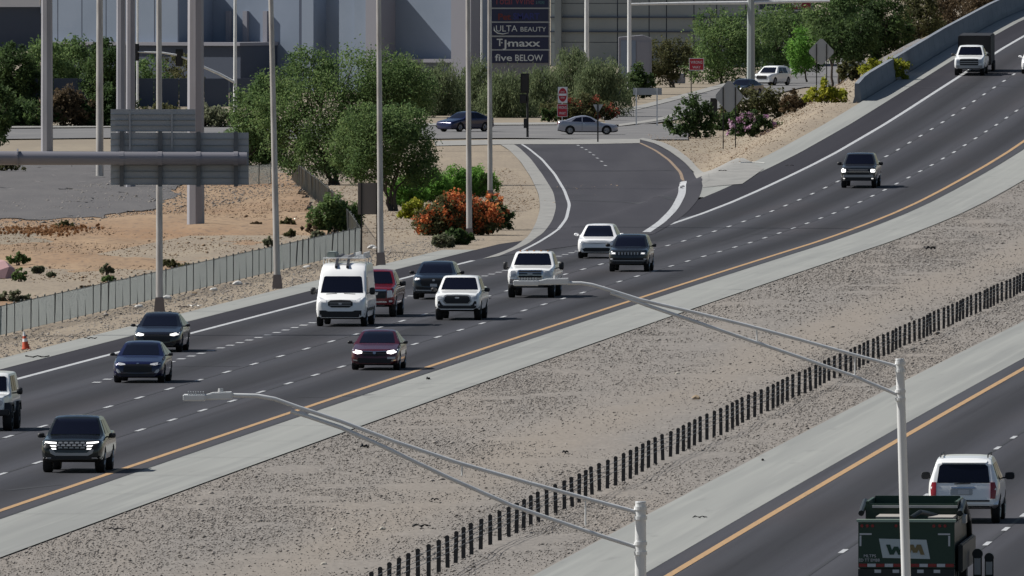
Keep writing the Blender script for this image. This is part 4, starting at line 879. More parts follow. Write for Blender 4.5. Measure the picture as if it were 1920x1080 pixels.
# ---- cantilever sign seen from behind
YS = 785.0; gx0 = at(-430, 300, YS).x; gs = empty('cantilever_sign', gp(gx0, YS), label='back of a ribbed freeway sign on a thick horizontal tube', cat='road sign')
P = lambda u, v, dy=0: at(u, v, YS + dy) - gs.location
MB().tube([(0,0,0),(0,0,P(0,297).z)], [.42,.34], 18).build('mast', M_polepaint, gs, smooth=40)
MB().tube([(0,0,P(0,296).z), P(463,297)], [.31,.25], 18).build('boom', mat('tube_steel', (.24,.235,.26), .45, metal=.3), gs, smooth=40)
fl = P(33,296); MB().tube([fl - Vector((.03,0,0)), fl + Vector((.03,0,0))], .37, 18).build('flange', MATS['tube_steel'], gs)
def slats(u0, u1, v0, v1, n, y):
    for k in range(n):
        va, vb = v0 + (v1 - v0) * k / n, v0 + (v1 - v0) * (k + 1) / n
        a, b = P(u0, va), P(u1, vb)
        bb = MB(); bb.box(a.x, b.x, y, y + .05, b.z + .04, a.z); bb.box(a.x, b.x, y - .035, y, b.z + .012, b.z + .04); bb.box(a.x, b.x, y - .07, y - .03, b.z + .012, b.z + .022); bb.build('sign_slat', M_signback, gs)
    a, b = P(u0, v0), P(u1, v1); MB().box(a.x, b.x, y + .055, y + .06, b.z, a.z).build('sign_face', mat('sign_green', (.01,.09,.05), .5), gs)
slats(207, 466, 249, 347, 8, .46); slats(207, 366, 205, 247, 4, .46)
for u in (228, 300, 372, 442):
    a, b = P(u, 247), P(u, 350); MB().box(a.x-.08, a.x+.08, .26, .39, b.z, a.z).build('sign_bracket', M_signrib, gs)
    c = P(u, 297); MB().tube([c + Vector((-.09,0,0)), c + Vector((.09,0,0))], .28, 16).build('clamp', MATS['tube_steel'], gs)
for u in (243, 322): a, b = P(u, 206), P(u, 282); MB().box(a.x-.035, a.x+.035, .36, .39, b.z, a.z).build('panel_rib', M_signback, gs)

# ---- steel transmission poles beyond the desert
def tall_pole(base, w, label, h=34, shape=8):
    e = empty('transmission_pole', base, label=label, cat='utility pole', group=None)
    MB().tube([(0,0,-.2),(0,0,h)], [w/2, w/2*.72], shape, True).build('shaft', M_pylonsteel, e, smooth=10)
    MB().tube([(-2.2,0,h-1.5),(0,0,h-1),(2.2,0,h-1.5)], [.08,.14,.08], 8).build('crossarm', M_pylonsteel, e); return e
tall_pole(G(367,428), .92, 'thick steel utility pole standing in the bare dirt behind the sign'); tall_pole(G(88,282), .82, 'thick steel utility pole by the cross street, hedge behind it')
tall_pole(G(227,318), .62, 'slender steel utility pole left of its close twin behind the sign'); tall_pole(G(245,352), .58, 'slender steel utility pole close beside its twin behind the sign')
p = G(187,331); e = empty('wood_pole', p, label='thin weathered utility pole at the gravel yard', cat='utility pole'); MB().tube([(0,0,-.2),(0,0,16)], [.24,.17], 10).build('shaft', M_polepaint, e, smooth=40); MB().box(-1.1,1.1,-.06,.06,14.6,14.75).build('crossarm', M_bark, e)

# ---- traffic signals
def signal_head(parent, c, w=.36, h=1.05, m=M_black):
    b = MB(); b.box(c.x-w/2-.1, c.x+w/2+.1, c.y+.0, c.y+.03, c.z-h/2-.12, c.z+h/2+.12); b.box(c.x-w/2, c.x+w/2, c.y-.2, c.y+.2, c.z-h/2, c.z+h/2); return b.build('signal_head', m, parent, bevel=.01)
YM = 1500.0; pb = gp(at(441, 240, YM).x, YM); e = empty('signal_mast', pb, label='traffic signal with a curved arm over the cross street in front of the store wall', cat='traffic light')
Lm = lambda u, v, dy=0: at(u, v, YM + dy) - pb
MB().tube([(0,0,0), (0,0,Lm(441,-60).z)], [.16,.10], 12).build('pole', M_galv, e, smooth=40)
MB().tube([Lm(440,154), Lm(412,139), Lm(385,127), Lm(352,111), Lm(330,103), Lm(305,99), Lm(250,97)], [.12,.11,.10,.09,.08,.075,.06], 10).build('arm', M_galv, e, smooth=50)
for u, v in ((254,98),(336,108)): signal_head(e, Lm(u, v))
YN = G(988, 258).y; pb2 = G(989, 258); e = empty('pole_signal', pb2, label='dark traffic signal on a thin post at the top of the ramp', cat='traffic light'); Ln = lambda u, v: at(u, v, YN) - pb2
MB().tube([(0,0,0), Ln(989,140)], [.09,.07], 10).build('post', M_black, e); signal_head(e, Ln(984,156), .42, 1.15); signal_head(e, Ln(982,185), .36, .4); MB().box(Ln(985,0).x-.12, Ln(985,0).x+.12, -.16, .1, Ln(0,240).z, Ln(0,222).z).build('push_button_box', M_black, e)
YB = 1700.0; pb = gp(at(1408, 180, YB).x, YB); e = empty('signal_gantry', pb, label='tall two-tone signal pole with a long level arm in front of the store', cat='traffic light'); Lb = lambda u, v, dy=0: at(u, v, YB + dy) - pb
MB().tube([(0,0,-.1), (0,0,Lb(0,-120).z)], [.36,.28], 8).build('pole', mat('dark_pole', (.30,.33,.33), .5), e, smooth=10); MB().tube([Lb(1408,5), Lb(1290,6), Lb(1178,8)], [.16,.13,.10], 10).build('arm', M_galv, e, smooth=50); MB().tube([Lb(1408,5), Lb(1480,3), Lb(1556,2)], [.16,.13,.10], 10).build('arm', M_galv, e, smooth=50)
for u, vb, w, lb in ((1180, 178, .38, 'grey steel pole at the verge of the slip road near the low blank sign'), (1100, 160, .42, 'grey lamp pole rising from the willow trees by the panelled wall')):
    Yq = 1680.0; p = gp(at(u, vb, Yq).x, Yq); e = empty('steel_pole', p, label=lb, cat='light pole'); MB().tube([(0,0,-.1),(0,0,13)], [w/2, w/2*.8], 10).build('shaft', M_galv, e, smooth=40); MB().box(-.3,.9,-.12,.12,12.9,13.05).build('luminaire', M_galv, e)
for u, lb in ((258,'thin dark pole in front of the store wall left of the mast arm'), (903,'thin grey pole beside the tenant sign')):
    Yq = 1560.0; p = gp(at(u, 200, Yq).x, Yq); e = empty('thin_pole', p, label=lb, cat='pole'); MB().tube([(0,0,-.1),(0,0,11)], [.10,.07], 8).build('shaft', M_galv, e); MB().tube([(0,0,11),(0,0,11.2)], [.12,.05], 8).build('pole_cap', M_galv, e)

# ---- roadside signs
def sign_posts(name, label, base, posts_u, vtop, m_post=M_black, r=.035):
    Y = base.y; e = empty(name, base, label=label, cat='road sign'); Lq = lambda u, v, dy=0: at(u, v, Y + dy) - base
    for u, vb in posts_u: z = Lq(u, vb); MB().box(z.x-r, z.x+r, -.03, .03, z.z-.05, Lq(u, vtop).z).build('post', m_post, e)
    return e, Lq
e, Lq = sign_posts('roadside_sign', 'blank brown square sign back on two thin posts by the fence end', G(694,480), [(678,480),(707,478)], 343)
a, b = Lq(671,343), Lq(717,402); MB().box(a.x, b.x, .035, .055, b.z, a.z).build('sign_plate', M_signwood, e)
def diamond(name, label, base, cu, cv, ru, rv, posts_u, m=M_signback):
    e, Lq = sign_posts(name, label, base, posts_u, cv - rv*.6)
    c = Lq(cu, cv); w, h = Lq(cu + ru, cv).x - c.x, c.z - Lq(cu, cv + rv).z; k = .12
    MB().prism([(c.x-w*k, c.z-h), (c.x+w*k, c.z-h), (c.x+w, c.z-h*k), (c.x+w, c.z+h*k), (c.x+w*k, c.z+h), (c.x-w*k, c.z+h), (c.x-w, c.z+h*k), (c.x-w, c.z-h*k)], 'y', .035, .05).build('sign_plate', m, e); return e, Lq
diamond('warning_sign', 'grey diamond sign back on two posts behind the purple flowers', G(1367,278), 1367, 181, 25, 29, [(1356,278),(1379,278)])
diamond('warning_sign', 'grey diamond sign back beside the slip road near the bridge wall', G(1540,180), 1540, 97, 23, 24, [(1531,180),(1550,178)])
M_red_s = mat('sign_red', (.42,.012,.03), .5); M_wht_s = mat('sign_white', (.75,.75,.75), .5)
pb = G(1054, 243); e = empty('do_not_enter_sign', pb, label='white and red do not enter sign stacked over a red wrong way sign', cat='road sign'); Yq = pb.y; Lq = lambda u, v: at(u, v, Yq) - pb
MB().box(-.03,.03,.03,.09,-.05,Lq(0,170).z).build('post', M_galv, e)
a, b = Lq(1046,163), Lq(1064,193); MB().box(a.x, b.x, -.01, .01, b.z, a.z).build('sign_plate', M_wht_s, e)
c = (a + b) / 2; rr = (b.x - a.x) * .43; zz = (a.z - b.z) / 2 * .86
MB().prism([(c.x + rr*math.cos(t*math.pi/12), c.z + zz*math.sin(t*math.pi/12)) for t in range(24)], 'y', -.02, -.012).build('red_disc', M_red_s, e)
MB().box(c.x-rr*.92, c.x+rr*.92, -.028, -.021, c.z-zz*.12, c.z+zz*.2).build('white_bar', M_wht_s, e)
text('DO NOT', (c.x, -.03, c.z+zz*.32), .13, M_wht_s, e, width=rr*.95); text('ENTER', (c.x, -.03, c.z-zz*.52), .13, M_wht_s, e, width=rr*.95)
a, b = Lq(1045,195), Lq(1064,219); MB().box(a.x, b.x, -.01, .01, b.z, a.z).build('sign_plate', M_wht_s, e); MB().box(a.x+.03, b.x-.03, -.02, -.012, b.z+.03, a.z-.03).build('red_plate', M_red_s, e)
text('WRONG', ((a.x+b.x)/2, -.03, a.z-.36), .22, M_wht_s, e, width=.6); text('WAY', ((a.x+b.x)/2, -.03, b.z+.16), .22, M_wht_s, e, width=.5)
Yq = 1700.0; pb = gp(at(1296, 172, Yq).x, Yq); e = empty('wrong_way_sign', pb, label='small red wrong way sign on a dark post beside the slip road', cat='road sign'); Lq = lambda u, v: at(u, v, Yq) - pb
MB().box(-.04,.04,.02,.08,-.05,Lq(0,115).z).build('post', M_black, e); a, b = Lq(1292,109), Lq(1320,132)
MB().box(a.x, b.x, -.01, .01, b.z, a.z).build('sign_plate', M_wht_s, e); MB().box(a.x+.05, b.x-.05, -.02, -.012, b.z+.05, a.z-.05).build('red_plate', M_red_s, e)
text('WRONG', ((a.x+b.x)/2, -.03, a.z-.48), .26, M_wht_s, e, width=1.0); text('WAY', ((a.x+b.x)/2, -.03, b.z+.16), .24, M_wht_s, e, width=.7)
pb = G(1216, 236); e, Lq = sign_posts('guide_sign', 'long low grey sign back on two posts at the mouth of the slip road', pb, [(1193,236),(1232,235)], 165, M_galv, .05)
a, b = Lq(1187,165), Lq(1241,178); MB().box(a.x, b.x, .06, .1, b.z, a.z).build('sign_plate', M_signback, e)
pb = G(1121, 268); e, Lq = sign_posts('yield_sign', 'grey triangular sign back on a thin post before the coupe', pb, [(1121,268)], 196, M_black, .05)
a, b, c = Lq(1112,196), Lq(1131,196), Lq(1121,213); MB().prism([(a.x,a.z),(b.x,b.z),(c.x,c.z)], 'y', .06, .08).build('sign_plate', M_signback, e)
pb = G(1337, 246); e = empty('bus_bench_post', pb, label='small dark plaque on a post in front of the olive shrub', cat='post'); Yq = pb.y; Lq = lambda u, v: at(u, v, Yq) - pb
a, b = Lq(1331,217), Lq(1356,245); MB().box(a.x, a.x+.1, -.05, .05, 0, a.z).build('post', M_signwood, e); MB().box(a.x, b.x, -.06, .06, a.z-.12, a.z+.05).build('cap', M_barkpale, e)
a, b = Lq(1332,184), Lq(1345,215); MB().box(a.x, b.x, -.02, .02, b.z, a.z).build('plaque', M_black, e)

# ---- tenant pylon sign
YP = 1590.0; pb = gp(at(975, 170, YP).x, YP); e = empty('tenant_sign', pb, label='tall dark pylon sign stacked with store names above the willows', cat='sign'); Lp = lambda u, v, dy=0: at(u, v, YP + dy) - pb
M_pn = mat('sign_navy', (.010,.015,.055), .5); M_pl = mat('sign_letter_white', (.55,.58,.58), .5)
a, b = Lp(918,-70), Lp(1031,118); MB().box(a.x, b.x, .1, .7, 0, a.z).build('cabinet', mat('pylon_grey', (.20,.20,.215), .6), e)
rows = [(-12, 14, None), (17, 40, None), (43, 66, None), (70, 92, None), (95, 118, None)]
for v0, v1, _ in rows:
    a, b = Lp(921, v0), Lp(1028, v1); MB().box(a.x, b.x, .02, .1, b.z, a.z).build('name_panel', M_pn, e, bevel=.02)
for v in (15.5, 41.5, 68, 93.5): a, b = Lp(918, v-1.2), Lp(1031, v+1.2); MB().box(a.x, b.x, .0, .09, b.z, a.z).build('divider', M_signback, e)
px = lambda u: Lp(u, 0).x; pz = lambda v: Lp(0, v).z; W_ = lambda n: n / S(YP)
text('Total Wine', (px(964), .0, pz(8)), W_(14), mat('sign_letter_red', (.22,.04,.06), .5), e, width=W_(74)); text('& MORE', (px(1013), .0, pz(7.5)), W_(6), mat('sign_letter_teal', (.08,.20,.22), .5), e, width=W_(16))
text('Pet', (px(946), .0, pz(37)), W_(12), mat('sign_letter_dimred', (.11,.012,.012), .5), e, width=W_(24), bold=.02); text('SMART', (px(987), .0, pz(36)), W_(12), mat('sign_letter_blue', (.015,.022,.14), .5), e, width=W_(50), bold=.02)
text('ULTA', (px(950), .0, pz(59)), W_(12), M_pl, e, width=W_(40)); text('BEAUTY', (px(1000), .0, pz(59)), W_(9), M_pl, e, width=W_(48))
MB().tube([Lp(926,50,0), Lp(927,57,0), Lp(933,62,0), Lp(943,63.5,0), Lp(954,61.5,0)], [.02,.05,.06,.05,.02], 6).build('lettering_swoosh', M_pl, e)
text('T', (px(937), .0, pz(86)), W_(14), M_pl, e, width=W_(11), bold=.012); text('J', (px(946), .0, pz(89)), W_(15), M_pl, e, width=W_(7), bold=.012); text('maxx', (px(983), .0, pz(87)), W_(14), M_pl, e, width=W_(60), bold=.012)
for u, v in ((941,80),(952,82)): MB().tube([(px(u),-.01,pz(v)),(px(u),.02,pz(v))], .06, 8).build('lettering_dot', M_pl, e)
text('five', (px(944), .0, pz(114)), W_(13), M_pl, e, width=W_(32), bold=.01); text('BELOW', (px(992), .0, pz(114)), W_(12), M_pl, e, width=W_(52), bold=.01)
# ---- loading bay signs by the slip road
YL = 1900.0; pb = gp(at(1496, 130, YL).x, YL); e = empty('bay_sign', pb, label='red sign board lettered BAY above the trees by the store', cat='sign'); Lp = lambda u, v: at(u, v, YL) - pb
a, b = Lp(1474,-22), Lp(1520,17); MB().box(a.x, b.x, -.08, .08, b.z, a.z).build('sign_board', mat('sign_maroon', (.20,.012,.03), .5), e, bevel=.02); text('BAY', (Lp(1494,0).x, -.09, Lp(0,13).z), .36, M_wht_s, e, width=.95)
for u in (1480, 1512): c = Lp(u, 17); MB().box(c.x-.08, c.x+.08, -.06, .06, 0, c.z).build('post', M_galv, e)
pb = gp(at(1447, 130, YL).x, YL); e = empty('banner_board', pb, label='dark navy board with white script next to the red sign', cat='sign'); Lp = lambda u, v: at(u, v, YL) - pb
a, b = Lp(1424,7), Lp(1470,18); MB().box(a.x, b.x, -.06, .06, b.z, a.z).build('sign_board', M_pn, e); text('::::::~', (Lp(1450,0).x, -.07, Lp(0,15).z), .3, M_wht_s, e, width=1.5)
for u in (1427, 1468): c = Lp(u, 8); MB().box(c.x-.1, c.x+.1, -.05, .05, 0, c.z).build('post', M_galv, e)
a, b = Lp(1416,19), Lp(1520,21); MB().box(a.x, b.x, -.04, .04, b.z, a.z).build('rail', M_galv, e)

# ---- bridge approach wall
bw = empty('parapet_wall', gp(float(x1(1272)) - 11.3, 1272), label='grey concrete parapet wall lining the freeway as it climbs', cat='wall')
ys = np.arange(1272, 1700, 6.0); k = 0
for Y0 in ys:
    Y1 = Y0 + 5.96; V = []
    for Y in (Y0, Y1):
        h = float(np.interp(Y, [1272, 1280, 1330], [1.15, 1.42, 1.42])); X = float(x1(Y)) - 11.05; z = float(fwz(Y)) - .1
        V += [Vector((X + dx, Y, z + dz)) - bw.location for dx, dz in ((-.42,0),(.12,0),(.12,.45),(0,h-.06),(0,h+.1),(-.30,h+.1),(-.30,.4))]
    n = 7; MB().add(V, [tuple(range(n)), tuple(range(2*n-1, n-1, -1))] + [(i, i+n, (i+1) % n + n, (i+1) % n) for i in range(n)]).build('wall_panel', mat('wall_concrete', (.19,.21,.235), .8, noise=[((.6,.1,1.2),(.15,.17,.195),.4,.7)]), bw, bevel=.015)

# ---- traffic cone, stray things on the verges
p = G(49, 655); e = empty('traffic_cone', p, label='faded orange traffic cone on the verge by the gutter', cat='cone')
e.rotation_euler = (0, math.radians(-8), 0)
MB().box(-.18,.18,-.18,.18,0,.04).build('base', mat('cone_orange', (.48,.075,.03), .7), e, bevel=.01); MB().tube([(0,0,.04),(0,0,.30)], [.15,.10], 16, False).build('cone_body', MATS['cone_orange'], e, smooth=40)
MB().tube([(0,0,.30),(0,0,.42)], [.10,.078], 16, False).build('reflective_collar', M_wht_s, e, smooth=40); MB().tube([(0,0,.42),(0,0,.52)], [.078,.058], 16, False).build('cone_body', MATS['cone_orange'], e, smooth=40); MB().tube([(0,0,.52),(0,0,.70)], [.058,.025], 16).build('reflective_collar', M_wht_s, e, smooth=40)
def rock_mesh(seed, sx=1, sy=1, sz=.7):
    r = random.Random(seed); bm = bmesh.new(); bmesh.ops.create_icosphere(bm, subdivisions=2, radius=1)
    for v in bm.verts:
        k = 1 + .22 * math.sin(3.1*v.co.x + seed) * math.cos(2.7*v.co.y - seed) + r.uniform(-.07,.07); v.co = Vector((v.co.x*sx*k, v.co.y*sy*k, max(-.4, v.co.z)*sz*k))
    me = bpy.data.meshes.new('rock'); bm.to_mesh(me); bm.free(); return me
M_rock = mat('pale_rock', (.42,.39,.33), .9); M_tread = mat('tyre_shred', (.018,.017,.017), .9); M_litter = mat('litter_white', (.62,.61,.58), .7); M_tan = mat('litter_card', (.34,.26,.17), .9)
for (u, v, r, lb) in ((717,994,.10,'round pale rock on the median dirt track'), (607,1061,.10,'half buried pale rock on the sandy median track'), (625,995,.07,'small pale stone on the median gravel'), (1270,703,.10,'lone whitish rock on the far median gravel'), (1305,748,.16,'brown clod with dry weed on the median track')):
    p = G(u, v); link('rock', rock_mesh(u), M_rock if u != 1305 else M_tan, None, loc=p + Vector((0,0,.03)), label=lb, cat='rock').scale = (r, r, r)
def shred(u, v, w, lb, m=M_tread, h=.05, cat='debris', name='tyre_scrap'):
    p = G(u, v); b = MB(); n = 7; pts = [(w*(i/(n-1)-.5), .25*math.sin(i*1.9+u), h*(.5+.5*math.sin(i*2.3+u))+.03) for i in range(n)]
    b.tube(pts, [h*.5*(1+.4*math.sin(i*3+u)) for i in range(n)], 6); return b.build(name, m, None, loc=p + Vector((0,0,.02)), label=lb, cat=cat)
shred(1743,468,.5,'dark lump of tyre rubber on the median far up the road',h=.10); shred(684,841,.26,'dark rubber scrap lying near the concrete shoulder edge',h=.07); shred(1312,973,.4,'flat dark strip lying on the far concrete shoulder',h=.03); shred(790,990,.5,'curled dark tyre tread beside the pale rock',h=.05); shred(220,996,.45,'thin dark rubber strip on the gravel near the near shoulder',h=.04)
shred(803,713,.12,'tiny dark scrap on the concrete shoulder below the maroon sedan',h=.05); shred(1060,851,.18,'small dark chunk on the median dirt track',h=.05); shred(1430,866,.06,'dark speck of rubber on the far concrete shoulder beyond the posts',h=.04); shred(815,940,.22,'short dark stick with a pale end on the median gravel',h=.04)
shred(70,672,.9,'dark curved strip lying on the concrete gutter near the cone',h=.05); shred(170,637,.5,'thin dark stick on the gutter short of the black sedan',h=.04); shred(1355,322,.5,'dark flat scrap on the planted gore',h=.05); shred(1480,312,.5,'dark scrap on the shoulder near the solid white line',h=.03); shred(640,520,.6,'dark twig on the verge beside the leaning light pole',h=.04)
lit = [(220,568),(260,577),(312,561),(365,551),(400,545),(440,524),(580,505),(705,467),(697,466),(660,497),(575,503),(445,534)]
for i, (u, v) in enumerate(lit):
    p = G(u, v); r = .09 + .05 * (i % 3); tag(link('litter', rock_mesh(i + 90, 1.3, .9, .7), M_litter if i % 3 else M_tan, None, loc=p + Vector((0,0,.04))), 'scrap of pale litter blown against the verge fence', 'litter', 'litter along the verge fence').scale = (r, r, r)
p = G(1410, 307); MB().tube([(-.7,0,.06),(0,.3,.09),(.75,-.1,.05)], .035, 6).build('white_pipe', M_litter, None, loc=p, label='white plastic pipe lying on the gore dirt', cat='pipe')
for (u, v, w, lb) in ((365,576,.6,'pale board lying on the verge right of the light pole base'), (345,578,.5,'dark branch leaning by the light pole base'), (120,560,.35,'dark bit of rubbish at the foot of the fence')):
    shred(u, v, w, lb, M_litter if 'board' in lb else M_bark, .05, name='scrap')
# ================================================================ PLANTS
def leaves(centers, radii, n, size, aspect=2.0, droop=0.0, clump=.28, nclump=None, seed=1, shell=.55, flat=0, zmin=None):
    """leaf-sized quads gathered in clumps through ellipsoids; returns verts, quads, tint"""
    r = np.random.default_rng(seed); C = np.array(centers, float); R = np.array(radii, float)
    vol = R.prod(1)**.67; pick = r.choice(len(C), nclump or max(8, n // 45), p=vol / vol.sum()); nc = len(pick)
    d = r.normal(size=(nc, 3)); d /= np.linalg.norm(d, axis=1)[:, None]
    rad = np.clip(shell + (1.03 - shell) * r.random(nc)**.5, 0, 1.05) * r.uniform(.82, 1.1, nc)
    cc = C[pick] + d * R[pick] * rad[:, None]
    if zmin is not None: cc[:, 2] = np.maximum(cc[:, 2], zmin + r.random(nc) * .2)
    k = r.integers(0, nc, n); m = R.mean(1)[pick][k] * clump
    g = r.normal(size=(n, 3)) * .55; c = cc[k] + g * m[:, None]
    if droop: c[:, 2] -= np.abs(r.normal(size=n)) * droop * m
    if zmin is not None: c[:, 2] = np.maximum(c[:, 2], zmin + .02 + r.random(n) * .12)
    a = r.normal(size=(n, 3)); a[:, 2] -= droop * 1.6; a /= np.linalg.norm(a, axis=1)[:, None]
    b = np.cross(a, r.normal(size=(n, 3))); b /= np.linalg.norm(b, axis=1)[:, None]
    L = size * r.uniform(.6, 1.4, n)[:, None]; a = a * L; b = b * L / aspect
    V = np.stack([c - a, c + b, c + a, c - b], 1).reshape(-1, 3); Q = np.arange(4 * n).reshape(n, 4)
    ct = r.random(nc); t = np.clip(.55 * ct[k] + .45 * r.random(n), 0, 1)
    return V, Q, np.repeat(t, 4)
LG = leaf_mat('green_leaves', [(0,(0.056,0.103,0.041)),(.5,(0.116,0.185,0.067)),(1,(0.228,0.301,0.114))], 0.5)
LD = leaf_mat('dark_leaves', [(0,(0.029,0.051,0.023)),(.5,(0.057,0.097,0.034)),(1,(0.113,0.165,0.057))], 0.5)
LW = leaf_mat('willow_leaves', [(0,(0.078,0.110,0.056)),(.5,(0.141,0.180,0.091)),(1,(0.242,0.281,0.149))], 0.5)
LO = leaf_mat('olive_leaves', [(0,(0.042,0.048,0.022)),(.5,(0.090,0.096,0.042)),(1,(0.180,0.168,0.078))], 0.5)
LB = leaf_mat('dry_brown_leaves', [(0,(0.046,0.034,0.021)),(.5,(0.115,0.086,0.052)),(1,(0.196,0.138,0.081))], 0.4)
LH = leaf_mat('hedge_leaves', [(0,(0.072,0.173,0.031)),(.5,(0.144,0.302,0.058)),(1,(0.245,0.432,0.086))], 0.5)
LY = leaf_mat('yellow_green_leaves', [(0,(0.115,0.149,0.017)),(.5,(0.276,0.299,0.034)),(1,(0.483,0.437,0.057))], 0.4)
LS = leaf_mat('sage_leaves', [(0,(0.096,0.108,0.072)),(.5,(0.168,0.186,0.114)),(1,(0.264,0.276,0.180))], 0.5)
FO = leaf_mat('orange_flowers', [(0,(0.348,0.087,0.036)),(.6,(0.609,0.189,0.072)),(1,(0.725,0.362,0.116))], .3)
FR = leaf_mat('red_flowers', [(0,(.12,.03,.022)),(.6,(.24,.055,.04)),(1,(.32,.11,.06))], .3)
FP = leaf_mat('pink_flowers', [(0,(0.232,0.102,0.189)),(.6,(0.609,0.377,0.551)),(1,(0.800,0.800,0.800))], .3)
def limb_tube(b, p, q, r0, r1, wob, seed):
    r = random.Random(seed); n = 5; pts = []
    for i in range(n):
        t = i / (n - 1); v = Vector(p).lerp(Vector(q), t)
        if 0 < i < n - 1: v += Vector((r.uniform(-1,1), r.uniform(-1,1), r.uniform(-.4,.4))) * wob
        pts.append(v)
    b.tube(pts, [r0 + (r1 - r0) * i / (n - 1) for i in range(n)], 7)
TN = [0]
def tree(label, base_px, Y, blobs, n, size, lm, group=None, aspect=2.2, droop=0, trunks=1, tr=.16, bark=M_bark, name='tree', clump=.28, split=.35, shell=.5, depth=.8):
    """blobs in pixels (u, v, ru, rv) at distance Y"""
    TN[0] += 1; sd = 40 + TN[0]; base = gp(at(base_px, 300, Y).x, Y); e = empty(name, base, label=label, cat='tree', group=group); s = S(Y)
    C, R = [], []
    for i, (u, v, ru, rv) in enumerate(blobs):
        c = at(u, v, Y) - base; c.y += ((i * 37) % 5 - 2) * .25 * ru / s; C.append(c); R.append((ru / s, depth * ru / s, rv / s))
    b = MB(); rr = random.Random(sd)
    for t in range(trunks):
        off = Vector(((t - (trunks-1)/2) * tr * 1.2, rr.uniform(-.1,.1), -.1)); low = min(C, key=lambda c: c.z); fork = Vector((off.x * 1.6 + (C[0].x) * .25, 0, max(.5, low.z * split + .2)))
        limb_tube(b, off, fork, tr, tr * .7, .08, sd + t)
        for i, c in enumerate(C):
            if i % trunks == t: limb_tube(b, fork, c + Vector((0, 0, R[i][2] * .4)), tr * .55, tr * .12, .25, sd + i * 3)
            if i % trunks == t:
                for q in range(4):
                    dd = Vector((rr.uniform(-1,1) * R[i][0], rr.uniform(-1,1) * R[i][1], rr.uniform(-.4,.9) * R[i][2])) * .8
                    limb_tube(b, fork.lerp(c, .6), c + dd, tr * .28, tr * .06, .15, sd + i * 7 + q)
    b.build('trunk', bark, e, smooth=60)
    V, Q, t = leaves(C, R, n, size, aspect, droop, clump=clump, seed=sd, shell=shell); link('crown', np_mesh('crown', V, Q, t), lm, e)
    return e
def shrub(label, u, v, ru, hv, n, size, lm, group=None, name='shrub', flowers=None, aspect=1.8, droop=0, Y=None, clump=.3, depth=.9, lift=.5):
    """v is the row of its foot, ru half width and hv height in pixels"""
    TN[0] += 1; sd = 140 + TN[0]; base = G(u, v) if Y is None else gp(at(u, v, Y).x, Y); s = S(base.y); e = empty(name, base, label=label, cat='shrub', group=group)
    w, h = ru / s, hv / s; rr = random.Random(sd); C, R = [], []
    for k in range(5):
        x = (k / 4 - .5) * 1.3 * w; hh = h * (1 - .28 * abs(k/2 - 1)) * rr.uniform(.88, 1.06); C.append((x, rr.uniform(-.3,.3) * w * depth, hh * .5)); R.append((w * .45, w * .5 * depth, hh * .5))
    b = MB()
    for k in range(6): limb_tube(b, (rr.uniform(-.25,.25)*w, rr.uniform(-.2,.2)*w, -.05), (rr.uniform(-.7,.7)*w, rr.uniform(-.4,.4)*w, h*rr.uniform(.4,.8)), .03, .008, .06, sd + k)
    b.build('stem', M_bark, e, smooth=60)
    V, Q, t = leaves(C, R, n, size, aspect, droop, clump=clump, seed=sd, shell=.45, zmin=0); link('foliage', np_mesh('foliage', V, Q, t), lm, e)
    if flowers:
        fm, fn, fs = flowers; V, Q, t = leaves([(c[0], c[1], c[2] * 1.12) for c in C], [(a, bb, c * 1.02) for a, bb, c in R], fn, fs, 1.3, 0, clump=clump*.9, seed=sd + 7, shell=.85, zmin=.1); link('flowers', np_mesh('flowers', V, Q, t), fm, e)
    return e
# big mesquites behind the fence
tree('large spreading mesquite with a dark twin trunk behind the fence', 628, 1180, [(600,205,78,72),(660,145,80,55),(560,165,60,52),(730,150,70,48),(545,255,50,62),(620,275,70,55),(680,220,60,60),(585,120,45,35),(740,185,70,50),(520,210,50,60),(780,160,50,44),(655,300,60,34),(575,305,40,34)], 46000, .085, LG, trunks=2, tr=.22, depth=.7)
tree('rounded mesquite in front of the large one beside the lamp pole', 738, 1085, [(715,262,62,58),(765,285,52,58),(660,278,45,52),(690,230,48,36),(760,235,48,36),(790,315,34,36),(700,318,55,28)], 32000, .078, LG, trunks=3, tr=.13, depth=.7)
tree('low dense green tree left of the large mesquite', 462, 1260, [(470,215,42,52),(500,180,38,40),(455,270,42,45),(500,260,40,50),(510,310,30,35)], 20000, .10, LG, tr=.16, depth=.7)
# willows along the cross street
wl = [(760,150,'willow tree just right of the large mesquite crown'), (826,160,'drooping willow above the dark blue sedan'), (893,158,'drooping willow between the two tall lamp poles'), (952,172,'drooping willow under the store name sign'), (1010,168,'drooping willow behind the dark signal post'), (1075,140,'tall willow behind the do not enter sign'), (1128,150,'willow at the edge of the panelled wall by the white doors')]
for i, (u, v, lb) in enumerate(wl):
    Y = 1530 + (i % 3) * 14; tree(lb, u + 6, Y, [(u, v, 46, 48), (u-26, v+28, 34, 44), (u+28, v+30, 34, 44), (u, v-22 if u != 1075 else v-35, 30, 26), (u+4, v+52, 34, 30), (u-10, v+4, 40, 36)], 13000, .15, LW, 'willow trees along the cross street', aspect=5, droop=1.3, tr=.13, bark=M_barkpale, name='willow_tree', depth=.6, shell=.3)
